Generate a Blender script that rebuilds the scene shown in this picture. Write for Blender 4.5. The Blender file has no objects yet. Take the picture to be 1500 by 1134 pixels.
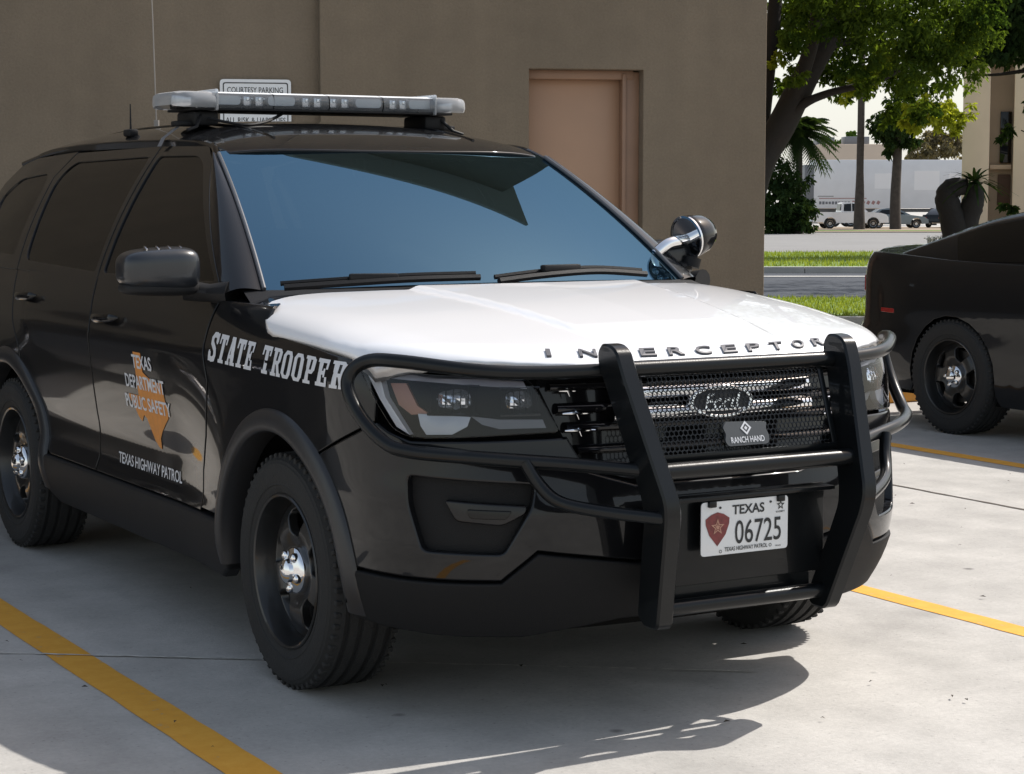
import bpy, bmesh, math, random
from mathutils import Vector, Matrix, noise
from mathutils.geometry import delaunay_2d_cdt
sc = bpy.context.scene; COL = sc.collection
rad = math.radians
# ------------------------------------------------------------------ camera, sky, sun, exposure
cd = bpy.data.cameras.new('camera'); cam = bpy.data.objects.new('camera', cd); COL.objects.link(cam)
cd.sensor_width = 36; cd.lens = 36*2925.3/1500; cd.clip_start = .1; cd.clip_end = 3000
CAM = Vector((-3.388, -5.555, 1.512)); YAW = rad(-30.155)
cam.location = CAM; cam.rotation_euler = (rad(90-5.544), 0, YAW); sc.camera = cam
SUN = Vector((.86, .03, 1.0)).normalized()                          # towards the sun
elev = math.asin(SUN.z); az = math.atan2(SUN.x, SUN.y)
w = bpy.data.worlds.new('World'); sc.world = w; w.use_nodes = True
nt = w.node_tree; bgn = nt.nodes['Background']; sky = nt.nodes.new('ShaderNodeTexSky')
sky.sky_type = 'NISHITA'; sky.sun_disc = False; sky.sun_elevation = elev; sky.sun_rotation = az
sky.air_density = 1.0; sky.dust_density = 1.2; sky.ozone_density = 1.0
haz = nt.nodes.new('ShaderNodeMix'); haz.data_type = 'RGBA'; haz.blend_type = 'MULTIPLY'; haz.inputs[0].default_value = 1; haz.inputs[7].default_value = (1.2, 1.03, .85, 1)   # humid, whiter air
nt.links.new(sky.outputs[0], haz.inputs[6])
tcw = nt.nodes.new('ShaderNodeTexCoord'); sxyz = nt.nodes.new('ShaderNodeSeparateXYZ'); mr = nt.nodes.new('ShaderNodeMapRange'); mr.inputs[1].default_value = 0; mr.inputs[2].default_value = .55; mr.inputs[3].default_value = .88; mr.inputs[4].default_value = .12
hz2 = nt.nodes.new('ShaderNodeMix'); hz2.data_type = 'RGBA'; hz2.inputs[7].default_value = (3.65, 3.8, 3.75, 1)
nt.links.new(tcw.outputs['Generated'], sxyz.inputs[0]); nt.links.new(sxyz.outputs[2], mr.inputs[0]); nt.links.new(mr.outputs[0], hz2.inputs[0]); nt.links.new(haz.outputs[2], hz2.inputs[6]); nt.links.new(hz2.outputs[2], bgn.inputs[0]); bgn.inputs[1].default_value = .14
sd = bpy.data.lights.new('sun', 'SUN'); sun = bpy.data.objects.new('sun', sd); COL.objects.link(sun)
sd.energy = 3.4; sd.angle = rad(.5); sd.color = (1, .96, .90)
sun.rotation_euler = (-SUN).to_track_quat('-Z', 'Y').to_euler(); sun.location = (8, -2, 12)
sc.view_settings.view_transform = 'Standard'; sc.view_settings.look = 'None'
sc.view_settings.exposure = .66; sc.view_settings.gamma = 1
sc.render.engine = 'CYCLES'; sc.cycles.max_bounces = 8; sc.cycles.transparent_max_bounces = 16; sc.cycles.caustics_reflective = False; sc.cycles.caustics_refractive = False

# ------------------------------------------------------------------ materials
def mat(name, col, rough=.5, metal=0.0, coat=0.0, spec=.5, ior=1.5, var=0.0, vscale=8, bump=0.0, bscale=60, emit=None):
    m = bpy.data.materials.new(name); m.use_nodes = True; n = m.node_tree; p = n.nodes['Principled BSDF']
    p.inputs['Base Color'].default_value = (*col, 1); p.inputs['Roughness'].default_value = rough
    p.inputs['Metallic'].default_value = metal; p.inputs['Coat Weight'].default_value = coat; p.inputs['Coat Roughness'].default_value = .03; p.inputs['Coat IOR'].default_value = 1.4
    p.inputs['Specular IOR Level'].default_value = spec; p.inputs['IOR'].default_value = ior
    tc = n.nodes.new('ShaderNodeTexCoord')
    if var:
        t = n.nodes.new('ShaderNodeTexNoise'); t.inputs['Scale'].default_value = vscale; t.inputs['Detail'].default_value = 6
        r = n.nodes.new('ShaderNodeMapRange'); r.inputs[1].default_value = .3; r.inputs[2].default_value = .7; r.inputs[3].default_value = 1-var; r.inputs[4].default_value = 1+var
        x = n.nodes.new('ShaderNodeMix'); x.data_type = 'RGBA'; x.blend_type = 'MULTIPLY'; x.inputs[0].default_value = 1
        x.inputs[6].default_value = (*col, 1); n.links.new(tc.outputs['Object'], t.inputs['Vector']); n.links.new(t.outputs[0], r.inputs[0])
        n.links.new(r.outputs[0], x.inputs[7]); n.links.new(x.outputs[2], p.inputs['Base Color'])
        r2 = n.nodes.new('ShaderNodeMapRange'); r2.inputs[1].default_value = .3; r2.inputs[2].default_value = .7; r2.inputs[3].default_value = max(0, rough-var*.3); r2.inputs[4].default_value = min(1, rough+var*.3)
        n.links.new(t.outputs[0], r2.inputs[0]); n.links.new(r2.outputs[0], p.inputs['Roughness'])
    if bump:
        t = n.nodes.new('ShaderNodeTexNoise'); t.inputs['Scale'].default_value = bscale; t.inputs['Detail'].default_value = 8
        b = n.nodes.new('ShaderNodeBump'); b.inputs['Strength'].default_value = bump; b.inputs['Distance'].default_value = .01
        n.links.new(tc.outputs['Object'], t.inputs['Vector']); n.links.new(t.outputs[0], b.inputs['Height']); n.links.new(b.outputs[0], p.inputs['Normal'])
    return m
def glassy(name, tint, refl=(1, 1, 1), rough=.0, ior=1.5, base=None):   # thin clear panel: see-through + mirror by facing angle
    m = bpy.data.materials.new(name); m.use_nodes = True; n = m.node_tree; n.nodes.clear()
    o = n.nodes.new('ShaderNodeOutputMaterial'); t = n.nodes.new('ShaderNodeBsdfTransparent'); t.inputs[0].default_value = (*tint, 1)
    g = n.nodes.new('ShaderNodeBsdfGlossy'); g.inputs[0].default_value = (*refl, 1); g.inputs['Roughness'].default_value = rough
    f = n.nodes.new('ShaderNodeFresnel'); f.inputs[0].default_value = ior
    x = n.nodes.new('ShaderNodeMixShader'); n.links.new(f.outputs[0], x.inputs[0]); n.links.new(t.outputs[0], x.inputs[1]); n.links.new(g.outputs[0], x.inputs[2])
    last = x
    if base:
        d = n.nodes.new('ShaderNodeBsdfDiffuse'); d.inputs[0].default_value = (*base[:3], 1)
        y = n.nodes.new('ShaderNodeMixShader'); y.inputs[0].default_value = base[3]; n.links.new(x.outputs[0], y.inputs[1]); n.links.new(d.outputs[0], y.inputs[2]); last = y
    n.links.new(last.outputs[0], o.inputs[0]); return m
def leafmat(name, c1, c2, trans=.5):
    m = bpy.data.materials.new(name); m.use_nodes = True; n = m.node_tree; n.nodes.clear()
    o = n.nodes.new('ShaderNodeOutputMaterial'); tc = n.nodes.new('ShaderNodeTexCoord')
    t = n.nodes.new('ShaderNodeTexNoise'); t.inputs['Scale'].default_value = 1.7; t.inputs['Detail'].default_value = 5
    n.links.new(tc.outputs['Object'], t.inputs['Vector'])
    r = n.nodes.new('ShaderNodeValToRGB'); r.color_ramp.elements[0].color = (*c1, 1); r.color_ramp.elements[1].color = (*c2, 1)
    r.color_ramp.elements[0].position = .35; r.color_ramp.elements[1].position = .65; n.links.new(t.outputs[0], r.inputs[0])
    d = n.nodes.new('ShaderNodeBsdfDiffuse'); l = n.nodes.new('ShaderNodeBsdfTranslucent'); x = n.nodes.new('ShaderNodeMixShader'); x.inputs[0].default_value = trans
    g = n.nodes.new('ShaderNodeMix'); g.data_type = 'RGBA'; g.blend_type = 'MULTIPLY'; g.inputs[0].default_value = 1; g.inputs[7].default_value = (2.2, 2.0, .7, 1)
    n.links.new(r.outputs[0], d.inputs[0]); n.links.new(r.outputs[0], g.inputs[6]); n.links.new(g.outputs[2], l.inputs[0])
    n.links.new(d.outputs[0], x.inputs[1]); n.links.new(l.outputs[0], x.inputs[2]); n.links.new(x.outputs[0], o.inputs[0]); return m
M = {}
M['black'] = mat('black_paint', (.0065, .0068, .008), .3, coat=1.0, spec=.05)
M['white'] = mat('white_paint', (.82, .82, .84), .28, coat=.8)
M['plastic'] = mat('black_plastic', (.011, .011, .012), .55, spec=.25, bump=.15, bscale=400)
M['clad'] = mat('textured_cladding', (.010, .0102, .011), .6, spec=.2, bump=.35, bscale=600)
M['satin'] = mat('satin_black_steel', (.005, .006, .007), .30, coat=.4, spec=.15, bump=.04, bscale=220)
M['gloss'] = mat('gloss_black_trim', (.006, .006, .007), .12, coat=.6, spec=.2)
M['dark'] = mat('dark_void', (.004, .004, .004), .9, spec=.1)
M['rubber'] = mat('tyre_rubber', (.016, .016, .016), .8, var=.25, vscale=14, bump=.3, bscale=120)
M['rim'] = mat('black_steel_rim', (.012, .012, .012), .35, coat=.4)
M['chrome'] = mat('chrome', (.85, .85, .86), .06, metal=1)
M['rchrome'] = mat('faceted_reflector', (.9, .93, .97), .12, metal=.9)
M['dchrome'] = mat('dull_chrome', (.5, .5, .52), .2, metal=1)
M['tint'] = mat('tinted_glass', (.004, .004, .004), .03, spec=.35)
M['ws'] = glassy('windscreen_glass', (.10, .13, .13), (.25, .46, .62), .0, 6.0)  # blue, strong reflection of the sky is put into this tint
M['lens'] = glassy('clear_lens', (.95, .96, .98), (1, 1, 1), .0, 1.45)
M['barlens'] = glassy('bar_lens', (.80, .84, .88), (1, 1, 1), .02, 1.5, base=(.75, .78, .82, .13))
M['bartop'] = glassy('bar_top', (.6, .64, .68), (1, 1, 1), .05, 1.5, base=(.9, .92, .95, .8))  # whitened: sunlight on the bar's top is put into this colour
M['drl'] = mat('light_guide', (.92, .92, .95), .3, coat=.2)
M['lav'] = mat('grey_bezel', (.30, .30, .34), .35)
M['amber'] = mat('amber_reflector', (.30, .12, .07), .3, coat=.3)
M['wtxt'] = mat('white_vinyl', (.62, .63, .66), .4)
M['gold'] = mat('orange_vinyl', (.62, .24, .045), .45, var=.12, vscale=40)
M['platew'] = mat('plate_white', (.68, .69, .70), .35, coat=.3)
M['ink'] = mat('black_ink', (.012, .014, .016), .5)
M['maroon'] = mat('maroon_shield', (.17, .03, .03), .5, var=.3, vscale=90)
M['seat'] = mat('seat_cloth', (.03, .03, .032), .9)
M['signw'] = mat('sign_white', (.78, .79, .80), .4)
M['door'] = mat('peach_door', (.40, .24, .15), .45, var=.05, vscale=2)
M['frame'] = mat('peach_frame', (.28, .165, .105), .5, var=.08, vscale=4)
M['cream'] = mat('cream_stucco', (.72, .55, .39), .9, var=.08, vscale=.8)  # paler, with grazing sunlight on the pilasters put into the colour
M['creamshade'] = mat('recess_shade_stucco', (.44, .34, .24), .9, var=.1, vscale=.8)  # shade between the pilasters is put into this darker stucco
M['roofd'] = mat('roof_membrane', (.30, .25, .20), .9)
M['bark'] = mat('bark', (.016, .013, .011), .95, var=.5, vscale=6, bump=1.0, bscale=18)  # canopy shade on the trunks is put into this dark base colour
M['palmbark'] = mat('palm_bark', (.055, .046, .04), .95, var=.35, vscale=5, bump=.8, bscale=20)
M['yellow'] = mat('yellow_kerb_paint', (.62, .29, .05), .7, var=.15, vscale=9)
M['trail'] = mat('trailer_white', (.74, .76, .80), .35, var=.04, vscale=1)
M['trail2'] = mat('trailer_patch', (.86, .87, .9), .4)
M['tgrey'] = mat('trailer_grey', (.16, .17, .19), .5)
M['red'] = mat('red_lens', (.30, .01, .01), .2, coat=.6)
M['redink'] = mat('red_ink', (.36, .20, .19), .5)
M['beige'] = mat('beige_wall', (.55, .45, .36), .9)
M['frond'] = leafmat('frond_green', (.022, .05, .014), (.05, .09, .02), .3)
M['oakleaf'] = leafmat('oak_leaf', (.028, .055, .014), (.085, .13, .026), .55)
M['sunleaf'] = leafmat('sun_tinted_oak_leaf', (.15, .19, .03), (.26, .30, .05), .6)  # backlit sun on the crown is put into this yellow-green
M['darkleaf'] = leafmat('dark_leaf', (.016, .032, .014), (.035, .06, .02), .25)
M['brownleaf'] = leafmat('brown_bush', (.09, .085, .06), (.14, .12, .08), .3)
M['flower'] = mat('white_petal', (.8, .8, .76), .7)
M['asph'] = mat('shade_darkened_asphalt', (.035, .042, .055), .9, var=.15, vscale=1.2, bump=.2, bscale=50)  # tree shade over the lane is put into this dark blue-grey
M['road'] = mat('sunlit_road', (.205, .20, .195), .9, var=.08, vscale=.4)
M['grass'] = mat('lawn', (.13, .20, .035), .95, var=.35, vscale=2.5, bump=1, bscale=30)
M['kerb'] = mat('kerb_concrete', (.5, .49, .46), .9, var=.12, vscale=2)
M['soil'] = mat('dry_soil', (.26, .2, .14), .95, var=.2, vscale=2)
M['silver'] = mat('grey_car_paint', (.13, .16, .18), .25, coat=.7)

def stucco(name, col):
    m = bpy.data.materials.new(name); m.use_nodes = True; n = m.node_tree; p = n.nodes['Principled BSDF']; p.inputs['Roughness'].default_value = .93
    tc = n.nodes.new('ShaderNodeTexCoord'); last = None
    for sc_, s, lo, hi in (((1, 1, 1), .5, .90, 1.08), ((2.2, 2.2, .12), 1.6, .93, 1.05), ((1, 1, 1), 5, .95, 1.05), ((1, 1, 1), 60, .93, 1.07)):
        mp = n.nodes.new('ShaderNodeMapping'); mp.inputs['Scale'].default_value = sc_; n.links.new(tc.outputs['Object'], mp.inputs[0])
        t = n.nodes.new('ShaderNodeTexNoise'); t.inputs['Scale'].default_value = s; t.inputs['Detail'].default_value = 6; n.links.new(mp.outputs[0], t.inputs['Vector'])
        r = n.nodes.new('ShaderNodeMapRange'); r.inputs[1].default_value = .3; r.inputs[2].default_value = .7; r.inputs[3].default_value = lo; r.inputs[4].default_value = hi; n.links.new(t.outputs[0], r.inputs[0])
        if last is None: last = r.outputs[0]
        else:
            x = n.nodes.new('ShaderNodeMath'); x.operation = 'MULTIPLY'; n.links.new(last, x.inputs[0]); n.links.new(r.outputs[0], x.inputs[1]); last = x.outputs[0]
    x = n.nodes.new('ShaderNodeMix'); x.data_type = 'RGBA'; x.blend_type = 'MULTIPLY'; x.inputs[0].default_value = 1; x.inputs[6].default_value = (*col, 1); n.links.new(last, x.inputs[7]); n.links.new(x.outputs[2], p.inputs['Base Color'])
    b = n.nodes.new('ShaderNodeBump'); b.inputs['Strength'].default_value = .6; b.inputs['Distance'].default_value = .012; t = n.nodes.new('ShaderNodeTexNoise'); t.inputs['Scale'].default_value = 55; t.inputs['Detail'].default_value = 8; t.inputs['Roughness'].default_value = .65
    n.links.new(tc.outputs['Object'], t.inputs['Vector']); n.links.new(t.outputs[0], b.inputs['Height']); n.links.new(b.outputs[0], p.inputs['Normal']); return m
M['stucco'] = stucco('brown_stucco', (.19, .15, .106)); M['stucco2'] = stucco('pale_stucco', (.20, .158, .113))
def concrete():
    m = bpy.data.materials.new('parking_concrete'); m.use_nodes = True; n = m.node_tree; p = n.nodes['Principled BSDF']; p.inputs['Roughness'].default_value = .88
    tc = n.nodes.new('ShaderNodeTexCoord')
    def noi(s, d=6, r=.55):
        t = n.nodes.new('ShaderNodeTexNoise'); t.inputs['Scale'].default_value = s; t.inputs['Detail'].default_value = d; t.inputs['Roughness'].default_value = r
        n.links.new(tc.outputs['Object'], t.inputs['Vector']); return t.outputs[0]
    def rng(v, a, b, c, d):
        r = n.nodes.new('ShaderNodeMapRange'); r.inputs[1].default_value = a; r.inputs[2].default_value = b; r.inputs[3].default_value = c; r.inputs[4].default_value = d
        n.links.new(v, r.inputs[0]); return r.outputs[0]
    def mul(a, b):
        r = n.nodes.new('ShaderNodeMath'); r.operation = 'MULTIPLY'; n.links.new(a, r.inputs[0]); n.links.new(b, r.inputs[1]); return r.outputs[0]
    big = rng(noi(.55, 4), .3, .7, .86, 1.10); mid = rng(noi(3.2, 7, .65), .25, .75, .80, 1.16); fine = rng(noi(55, 6, .7), .2, .8, .86, 1.13)
    v = mul(mul(big, mid), fine)
    vo = n.nodes.new('ShaderNodeTexVoronoi'); vo.inputs['Scale'].default_value = 2.6; vo.inputs['Randomness'].default_value = 1; n.links.new(tc.outputs['Object'], vo.inputs['Vector'])
    spot = rng(vo.outputs['Distance'], .035, .075, .45, 1.0)                     # old gum spots
    vo2 = n.nodes.new('ShaderNodeTexVoronoi'); vo2.inputs['Scale'].default_value = 30; n.links.new(tc.outputs['Object'], vo2.inputs['Vector'])
    pits = rng(vo2.outputs['Distance'], .05, .16, .72, 1.0)
    st = rng(noi(1.1, 3), .60, .72, 1.0, .80)                                    # oil / tyre stains
    mp = n.nodes.new('ShaderNodeMapping'); mp.inputs['Scale'].default_value = (1.6, .16, 1); n.links.new(tc.outputs['Object'], mp.inputs[0])
    ts = n.nodes.new('ShaderNodeTexNoise'); ts.inputs['Scale'].default_value = 1.5; ts.inputs['Detail'].default_value = 5; n.links.new(mp.outputs[0], ts.inputs['Vector'])
    v = mul(mul(mul(mul(v, spot), pits), st), rng(ts.outputs[0], .35, .65, .90, 1.06))
    x = n.nodes.new('ShaderNodeMix'); x.data_type = 'RGBA'; x.blend_type = 'MULTIPLY'; x.inputs[0].default_value = 1; x.inputs[6].default_value = (.43, .412, .385, 1)
    n.links.new(v, x.inputs[7]); n.links.new(x.outputs[2], p.inputs['Base Color'])
    b = n.nodes.new('ShaderNodeBump'); b.inputs['Strength'].default_value = .35; b.inputs['Distance'].default_value = .006; n.links.new(noi(70, 8, .7), b.inputs['Height']); n.links.new(b.outputs[0], p.inputs['Normal'])
    return m
M['conc'] = concrete()
def worn_paint():
    m = bpy.data.materials.new('worn_yellow_line'); m.use_nodes = True; n = m.node_tree; p = n.nodes['Principled BSDF']; p.inputs['Roughness'].default_value = .75
    tc = n.nodes.new('ShaderNodeTexCoord'); t = n.nodes.new('ShaderNodeTexNoise'); t.inputs['Scale'].default_value = 14; t.inputs['Detail'].default_value = 9; t.inputs['Roughness'].default_value = .7
    n.links.new(tc.outputs['Object'], t.inputs['Vector'])
    r = n.nodes.new('ShaderNodeValToRGB'); e = r.color_ramp.elements; e[0].position = .30; e[0].color = (.42, .34, .22, 1); e[1].position = .40; e[1].color = (.68, .32, .03, 1)
    e2 = r.color_ramp.elements.new(.7); e2.color = (.74, .38, .05, 1); n.links.new(t.outputs[0], r.inputs[0]); n.links.new(r.outputs[0], p.inputs['Base Color']); return m
M['line'] = worn_paint()
M['flare'] = mat('flare_plastic', (.022, .022, .024), .32, spec=.5, bump=.08, bscale=500)
M['trim'] = mat('satin_trim', (.10, .10, .105), .3, coat=.5)  # grey instead of black: sky glare along the edge is put in
M['hous'] = mat('lamp_housing', (.15, .165, .19), .3, coat=.3)
M['turn'] = mat('turn_lens', (.46, .50, .56), .1, coat=.8)
M['disc'] = mat('brake_steel', (.10, .095, .09), .5, metal=1)
M['mirr'] = mat('mirror_cap', (.014, .016, .020), .3, coat=.5)
M['endlens'] = glassy('end_lens_clear', (.8, .83, .86), (1, 1, 1), .03, 1.5, base=(.85, .87, .9, .28))
M['lampg'] = mat('flasher_grey', (.62, .64, .65), .3, coat=.4)
M['strap'] = mat('strap_grey', (.16, .16, .17), .5)
M['antm'] = mat('antenna_grey', (.30, .27, .24), .5)
M['badge'] = mat('badge_grey', (.055, .06, .065), .45)
M['shst'] = mat('shield_star_tan', (.45, .24, .17), .5)
M['brownp'] = mat('brown_panel', (.10, .055, .035), .7)
M['shadebark'] = mat('shade_darkened_bark', (.010, .009, .008), .95, var=.5, vscale=9, bump=1, bscale=25)  # tree shade over the yucca is put into this near-black bark
M['spotr'] = mat('spot_bowl', (.85, .86, .88), .3, metal=.5)
M['joint'] = mat('joint_filler', (.10, .085, .07), .95, var=.4, vscale=20)
M['seal'] = mat('crack_dust', (.50, .485, .44), .95, var=.3, vscale=25)
M['litter'] = mat('dry_leaf', (.05, .04, .03), .9)
CBR = -13
M['hletter'] = mat('dark_chrome_letter', (.10, .10, .11), .35, metal=.2)
# ---- pure-python surfaces of the big SUV (metres; +x image right, -y towards the front bumper)
class Pch:                                        # monotone cubic through (x, y) knots
    def __init__(s, pts):
        s.x = [p[0] for p in pts]; s.y = [p[1] for p in pts]; n = len(pts)
        h = [s.x[i+1]-s.x[i] for i in range(n-1)]; d = [(s.y[i+1]-s.y[i])/h[i] for i in range(n-1)]
        m = [0.0]*n; m[0] = d[0]; m[-1] = d[-1]
        for i in range(1, n-1):
            if d[i-1]*d[i] > 0:
                w1 = 2*h[i]+h[i-1]; w2 = h[i]+2*h[i-1]; m[i] = (w1+w2)/(w1/d[i-1]+w2/d[i])
        s.m = m; s.h = h
    def __call__(s, v):
        x = s.x
        if v <= x[0]: return s.y[0]+s.m[0]*(v-x[0])
        if v >= x[-1]: return s.y[-1]+s.m[-1]*(v-x[-1])
        lo, hi = 0, len(x)-1
        while hi-lo > 1:
            k = (lo+hi)//2
            if x[k] <= v: lo = k
            else: hi = k
        h = s.h[lo]; t = (v-x[lo])/h; t2 = t*t; t3 = t2*t
        return (2*t3-3*t2+1)*s.y[lo]+(t3-2*t2+t)*h*s.m[lo]+(-2*t3+3*t2)*s.y[lo+1]+(t3-t2)*h*s.m[lo+1]

class Belt:                                       # a wall-like surface that runs round a plan curve
    def __init__(s, plan, profs):
        P = []
        n = len(plan)
        for i in range(n-1):                      # Catmull-Rom refine
            p0 = plan[max(i-1, 0)]; p1 = plan[i]; p2 = plan[i+1]; p3 = plan[min(i+2, n-1)]
            for k in range(24):
                t = k/24
                P.append(tuple(.5*(2*p1[j]+(p2[j]-p0[j])*t+(2*p0[j]-5*p1[j]+4*p2[j]-p3[j])*t*t+(3*p1[j]-p0[j]-3*p2[j]+p3[j])*t**3) for j in (0, 1)))
        P.append(plan[-1]); s.P = P
        L = [0.0]
        for a, b in zip(P, P[1:]): L.append(L[-1]+math.hypot(b[0]-a[0], b[1]-a[1]))
        s.L = L
        s.px = Pch([(l, p[0]) for l, p in zip(L, P)]); s.py = Pch([(l, p[1]) for l, p in zip(L, P)])
        s.profs = [(ss, Pch(pr)) for ss, pr in profs]
    def plan(s, q):
        e = .02
        x, y = s.px(q), s.py(q)
        tx, ty = s.px(q+e)-s.px(q-e), s.py(q+e)-s.py(q-e)
        l = math.hypot(tx, ty); return x, y, -ty/l, tx/l          # outward normal
    def d(s, q, z):
        pr = s.profs
        if q <= pr[0][0]: return pr[0][1](z)
        for (a, pa), (b, pb) in zip(pr, pr[1:]):
            if q <= b:
                t = (q-a)/(b-a); t = t*t*(3-2*t)
                return pa(z)*(1-t)+pb(z)*t
        return pr[-1][1](z)
    def __call__(s, q, z, out=0.0):
        x, y, nx, ny = s.plan(q); o = out-s.d(q, z)
        return (x+nx*o, y+ny*o, z)
    def s_at_y(s, y0):                            # arc length where the side passes y0
        for l, p in zip(s.L, s.P):
            if p[1] >= y0 and l > .9: return l
        return s.L[-1]

PLAN = [(0, -.955), (-.2, -.948), (-.4, -.93), (-.58, -.895), (-.74, -.83), (-.86, -.735), (-.935, -.61), (-.975, -.45), (-.995, -.25), (-1.0, 0),
        (-1.0, .5), (-1.0, 1.2), (-1.0, 2.0), (-.998, 2.8), (-.985, 3.3), (-.955, 3.65), (-.88, 3.92), (-.72, 4.04), (-.4, 4.09), (0, 4.1)]
P_FRONT = [(.2, .17), (.3, .10), (.38, .055), (.45, .02), (.52, .0), (.62, -.005), (.7, .012), (.8, .035), (.9, .05), (1.0, .07), (1.06, .11)]
P_CORN = [(.2, .14), (.3, .07), (.38, .03), (.45, .01), (.55, 0), (.65, 0), (.75, .008), (.85, .016), (.95, .026), (1.03, .05), (1.1, .10)]
P_FEND = [(.2, .07), (.3, .035), (.4, .015), (.5, .01), (.65, .008), (.8, .005), (.9, .003), (.98, .0), (1.05, .014), (1.1, .032), (1.15, .06), (1.22, .12)]
P_DOOR = [(.2, .12), (.28, .07), (.36, .04), (.42, .028), (.47, .034), (.53, .05), (.6, .05), (.7, .036), (.85, .014), (.94, .003), (.98, .0), (1.03, .010), (1.1, .026), (1.2, .06)]
P_REAR = [(.2, .12), (.3, .06), (.4, .02), (.5, 0), (.65, 0), (.8, .01), (.95, .02), (1.1, .04), (1.2, .07)]
Q = Belt(PLAN, [(0, P_FRONT), (.6, P_FRONT), (1.0, P_CORN), (1.35, P_FEND), (2.05, P_FEND), (2.6, P_DOOR), (4.1, P_DOOR), (4.9, P_REAR), (7, P_REAR)])

def G(y, z, out=0.0):                             # side glass / door frames / pillars
    t = (z-1.2)/.45
    x = .94-.17*t-.085*t*t
    if y > 2.7: x -= .045*(y-2.7)**2
    if y < .9: x -= .05*(.9-y)**2
    return (-(x+out), y, z+out*.3)
ROOFZ = Pch([(1.0, 1.64), (1.1, 1.665), (1.2, 1.698), (1.4, 1.745), (1.7, 1.785), (2.1, 1.806), (2.7, 1.804), (3.2, 1.780), (3.6, 1.735), (3.85, 1.69), (4.0, 1.64)])
ROOFE = Pch([(1.1, 1.61), (1.2, 1.655), (1.35, 1.692), (1.7, 1.712), (2.4, 1.720), (3.2, 1.704), (3.6, 1.672), (3.8, 1.64), (4.0, 1.56)])
def ROOF(x, y, out=0.0):
    k = min(1.1, abs(x)/.655); k = .35*k*k+.65*k**5; c = ROOFZ(y); return (x, y, c-(c-ROOFE(y))*k+out)
HOODZ = Pch([(-1.0, 1.03), (-.9, 1.062), (-.8, 1.085), (-.6, 1.122), (-.3, 1.167), (0, 1.198), (.2, 1.213), (.5, 1.222)])
HOODS = Pch([(0, 0), (.4, .05), (.65, .14), (.82, .26), (.90, .39), (.94, .51), (.97, .66), (.988, .80), (1.0, 1.0), (1.05, 1.6)])
HOODE = Pch([(-.95, .82), (-.73, .87), (-.6, .905), (-.455, .945), (-.215, .972), (.13, .978), (.5, .98)])
HOODZE = Pch([(-.95, 1.03), (-.73, 1.045), (-.6, 1.048), (-.455, 1.054), (-.215, 1.072), (.126, 1.09), (.4, 1.11)])
HOODF = Pch([(0, -.915), (.25, -.905), (.45, -.875), (.62, -.82), (.78, -.73), (.88, -.63), (.94, -.52), (.975, -.40), (1.0, -.2)])
HOODR = Pch([(0, .10), (.35, .14), (.6, .22), (.78, .29), (.88, .28), (.94, .20), (.97, .12), (1.0, .0)])
def HOOD(x, y, out=0.0):
    a = abs(x)
    c = HOODZ(y); z = c-(c-HOODZE(y))*HOODS(a/HOODE(y))
    w = .30+.16*min(1, max(0, (y+.9)/1.1))        # power dome between two creases
    e = (w-a)/.035; e = min(1, max(0, e)); z += .013*e*e*(3-2*e)*min(1, max(0, (y+.86)/.25))
    t = y-HOODF(a)
    if t < .11: k = (.11-t)/.115; z -= .045*(1-math.sqrt(max(0, 1-k*k)))
    return (x, y, z+out)
def WS(u, v, out=0.0):                            # windshield, u -1..1 across, v 0..1 upward
    k = 1-u*u
    b = (.83*u, .462-.235*k, 1.196+.02*k); t = (.685*u, 1.197-.095*k, 1.647+.012*k)
    h = .022*4*v*(1-v)+out
    return (b[0]+(t[0]-b[0])*v, b[1]+(t[1]-b[1])*v-h*.45, b[2]+(t[2]-b[2])*v+h*.89)
# ------------------------------------------------------------------ mesh helpers
class MB:
    def __init__(s): s.v = []; s.f = []; s.n = []
    def add(s, vs, fs, ns=None):
        b = len(s.v); s.v += [tuple(v) for v in vs]; s.f += [tuple(i+b for i in f) for f in fs]
        s.n += [tuple(x) for x in ns] if ns else [None]*len(vs); return s
    def build(s, name, m, parent=None, smooth=35, loc=None):
        me = bpy.data.meshes.new(name); me.from_pydata(s.v, [], s.f); me.update()
        me.materials.append(M[m] if isinstance(m, str) else m)
        if s.n and all(x is not None for x in s.n):
            me.shade_smooth(); me.normals_split_custom_set_from_vertices(s.n)
        elif smooth:
            me.shade_smooth(); me.set_sharp_from_angle(angle=rad(smooth))
        o = bpy.data.objects.new(name, me); COL.objects.link(o)
        if parent: o.parent = parent
        if loc: o.location = loc
        return o
def thing(name, label, cat, loc=(0, 0, 0), rz=0, group=None):
    o = bpy.data.objects.new(name, None); COL.objects.link(o); o.location = loc; o.rotation_euler = (0, 0, rz); o.empty_display_size = .2
    o['label'] = label; o['category'] = cat
    if group: o['group'] = group
    return o
def struct(o, kind='structure'): o['kind'] = kind; return o
def dup(root, loc, rz=0, label=None):
    r = root.copy(); COL.objects.link(r); r.location = loc; r.rotation_euler = (0, 0, rz)
    if label: r['label'] = label
    for ch in list(root.children):
        c = ch.copy(); COL.objects.link(c); c.parent = r
        for g in ch.children: d = g.copy(); COL.objects.link(d); d.parent = c
    return r
def box(mb, c, s, bev=0.0, rot=None, seg=2):
    bm = bmesh.new(); bmesh.ops.create_cube(bm, size=1); bmesh.ops.scale(bm, vec=s, verts=bm.verts)
    if bev: bmesh.ops.bevel(bm, geom=bm.edges[:], offset=bev, segments=seg, profile=.5, affect='EDGES')
    if rot is not None: bmesh.ops.transform(bm, matrix=rot.to_4x4(), verts=bm.verts)
    bm.verts.index_update(); mb.add([(v.co.x+c[0], v.co.y+c[1], v.co.z+c[2]) for v in bm.verts], [[v.index for v in f.verts] for f in bm.faces]); bm.free(); return mb
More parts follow.
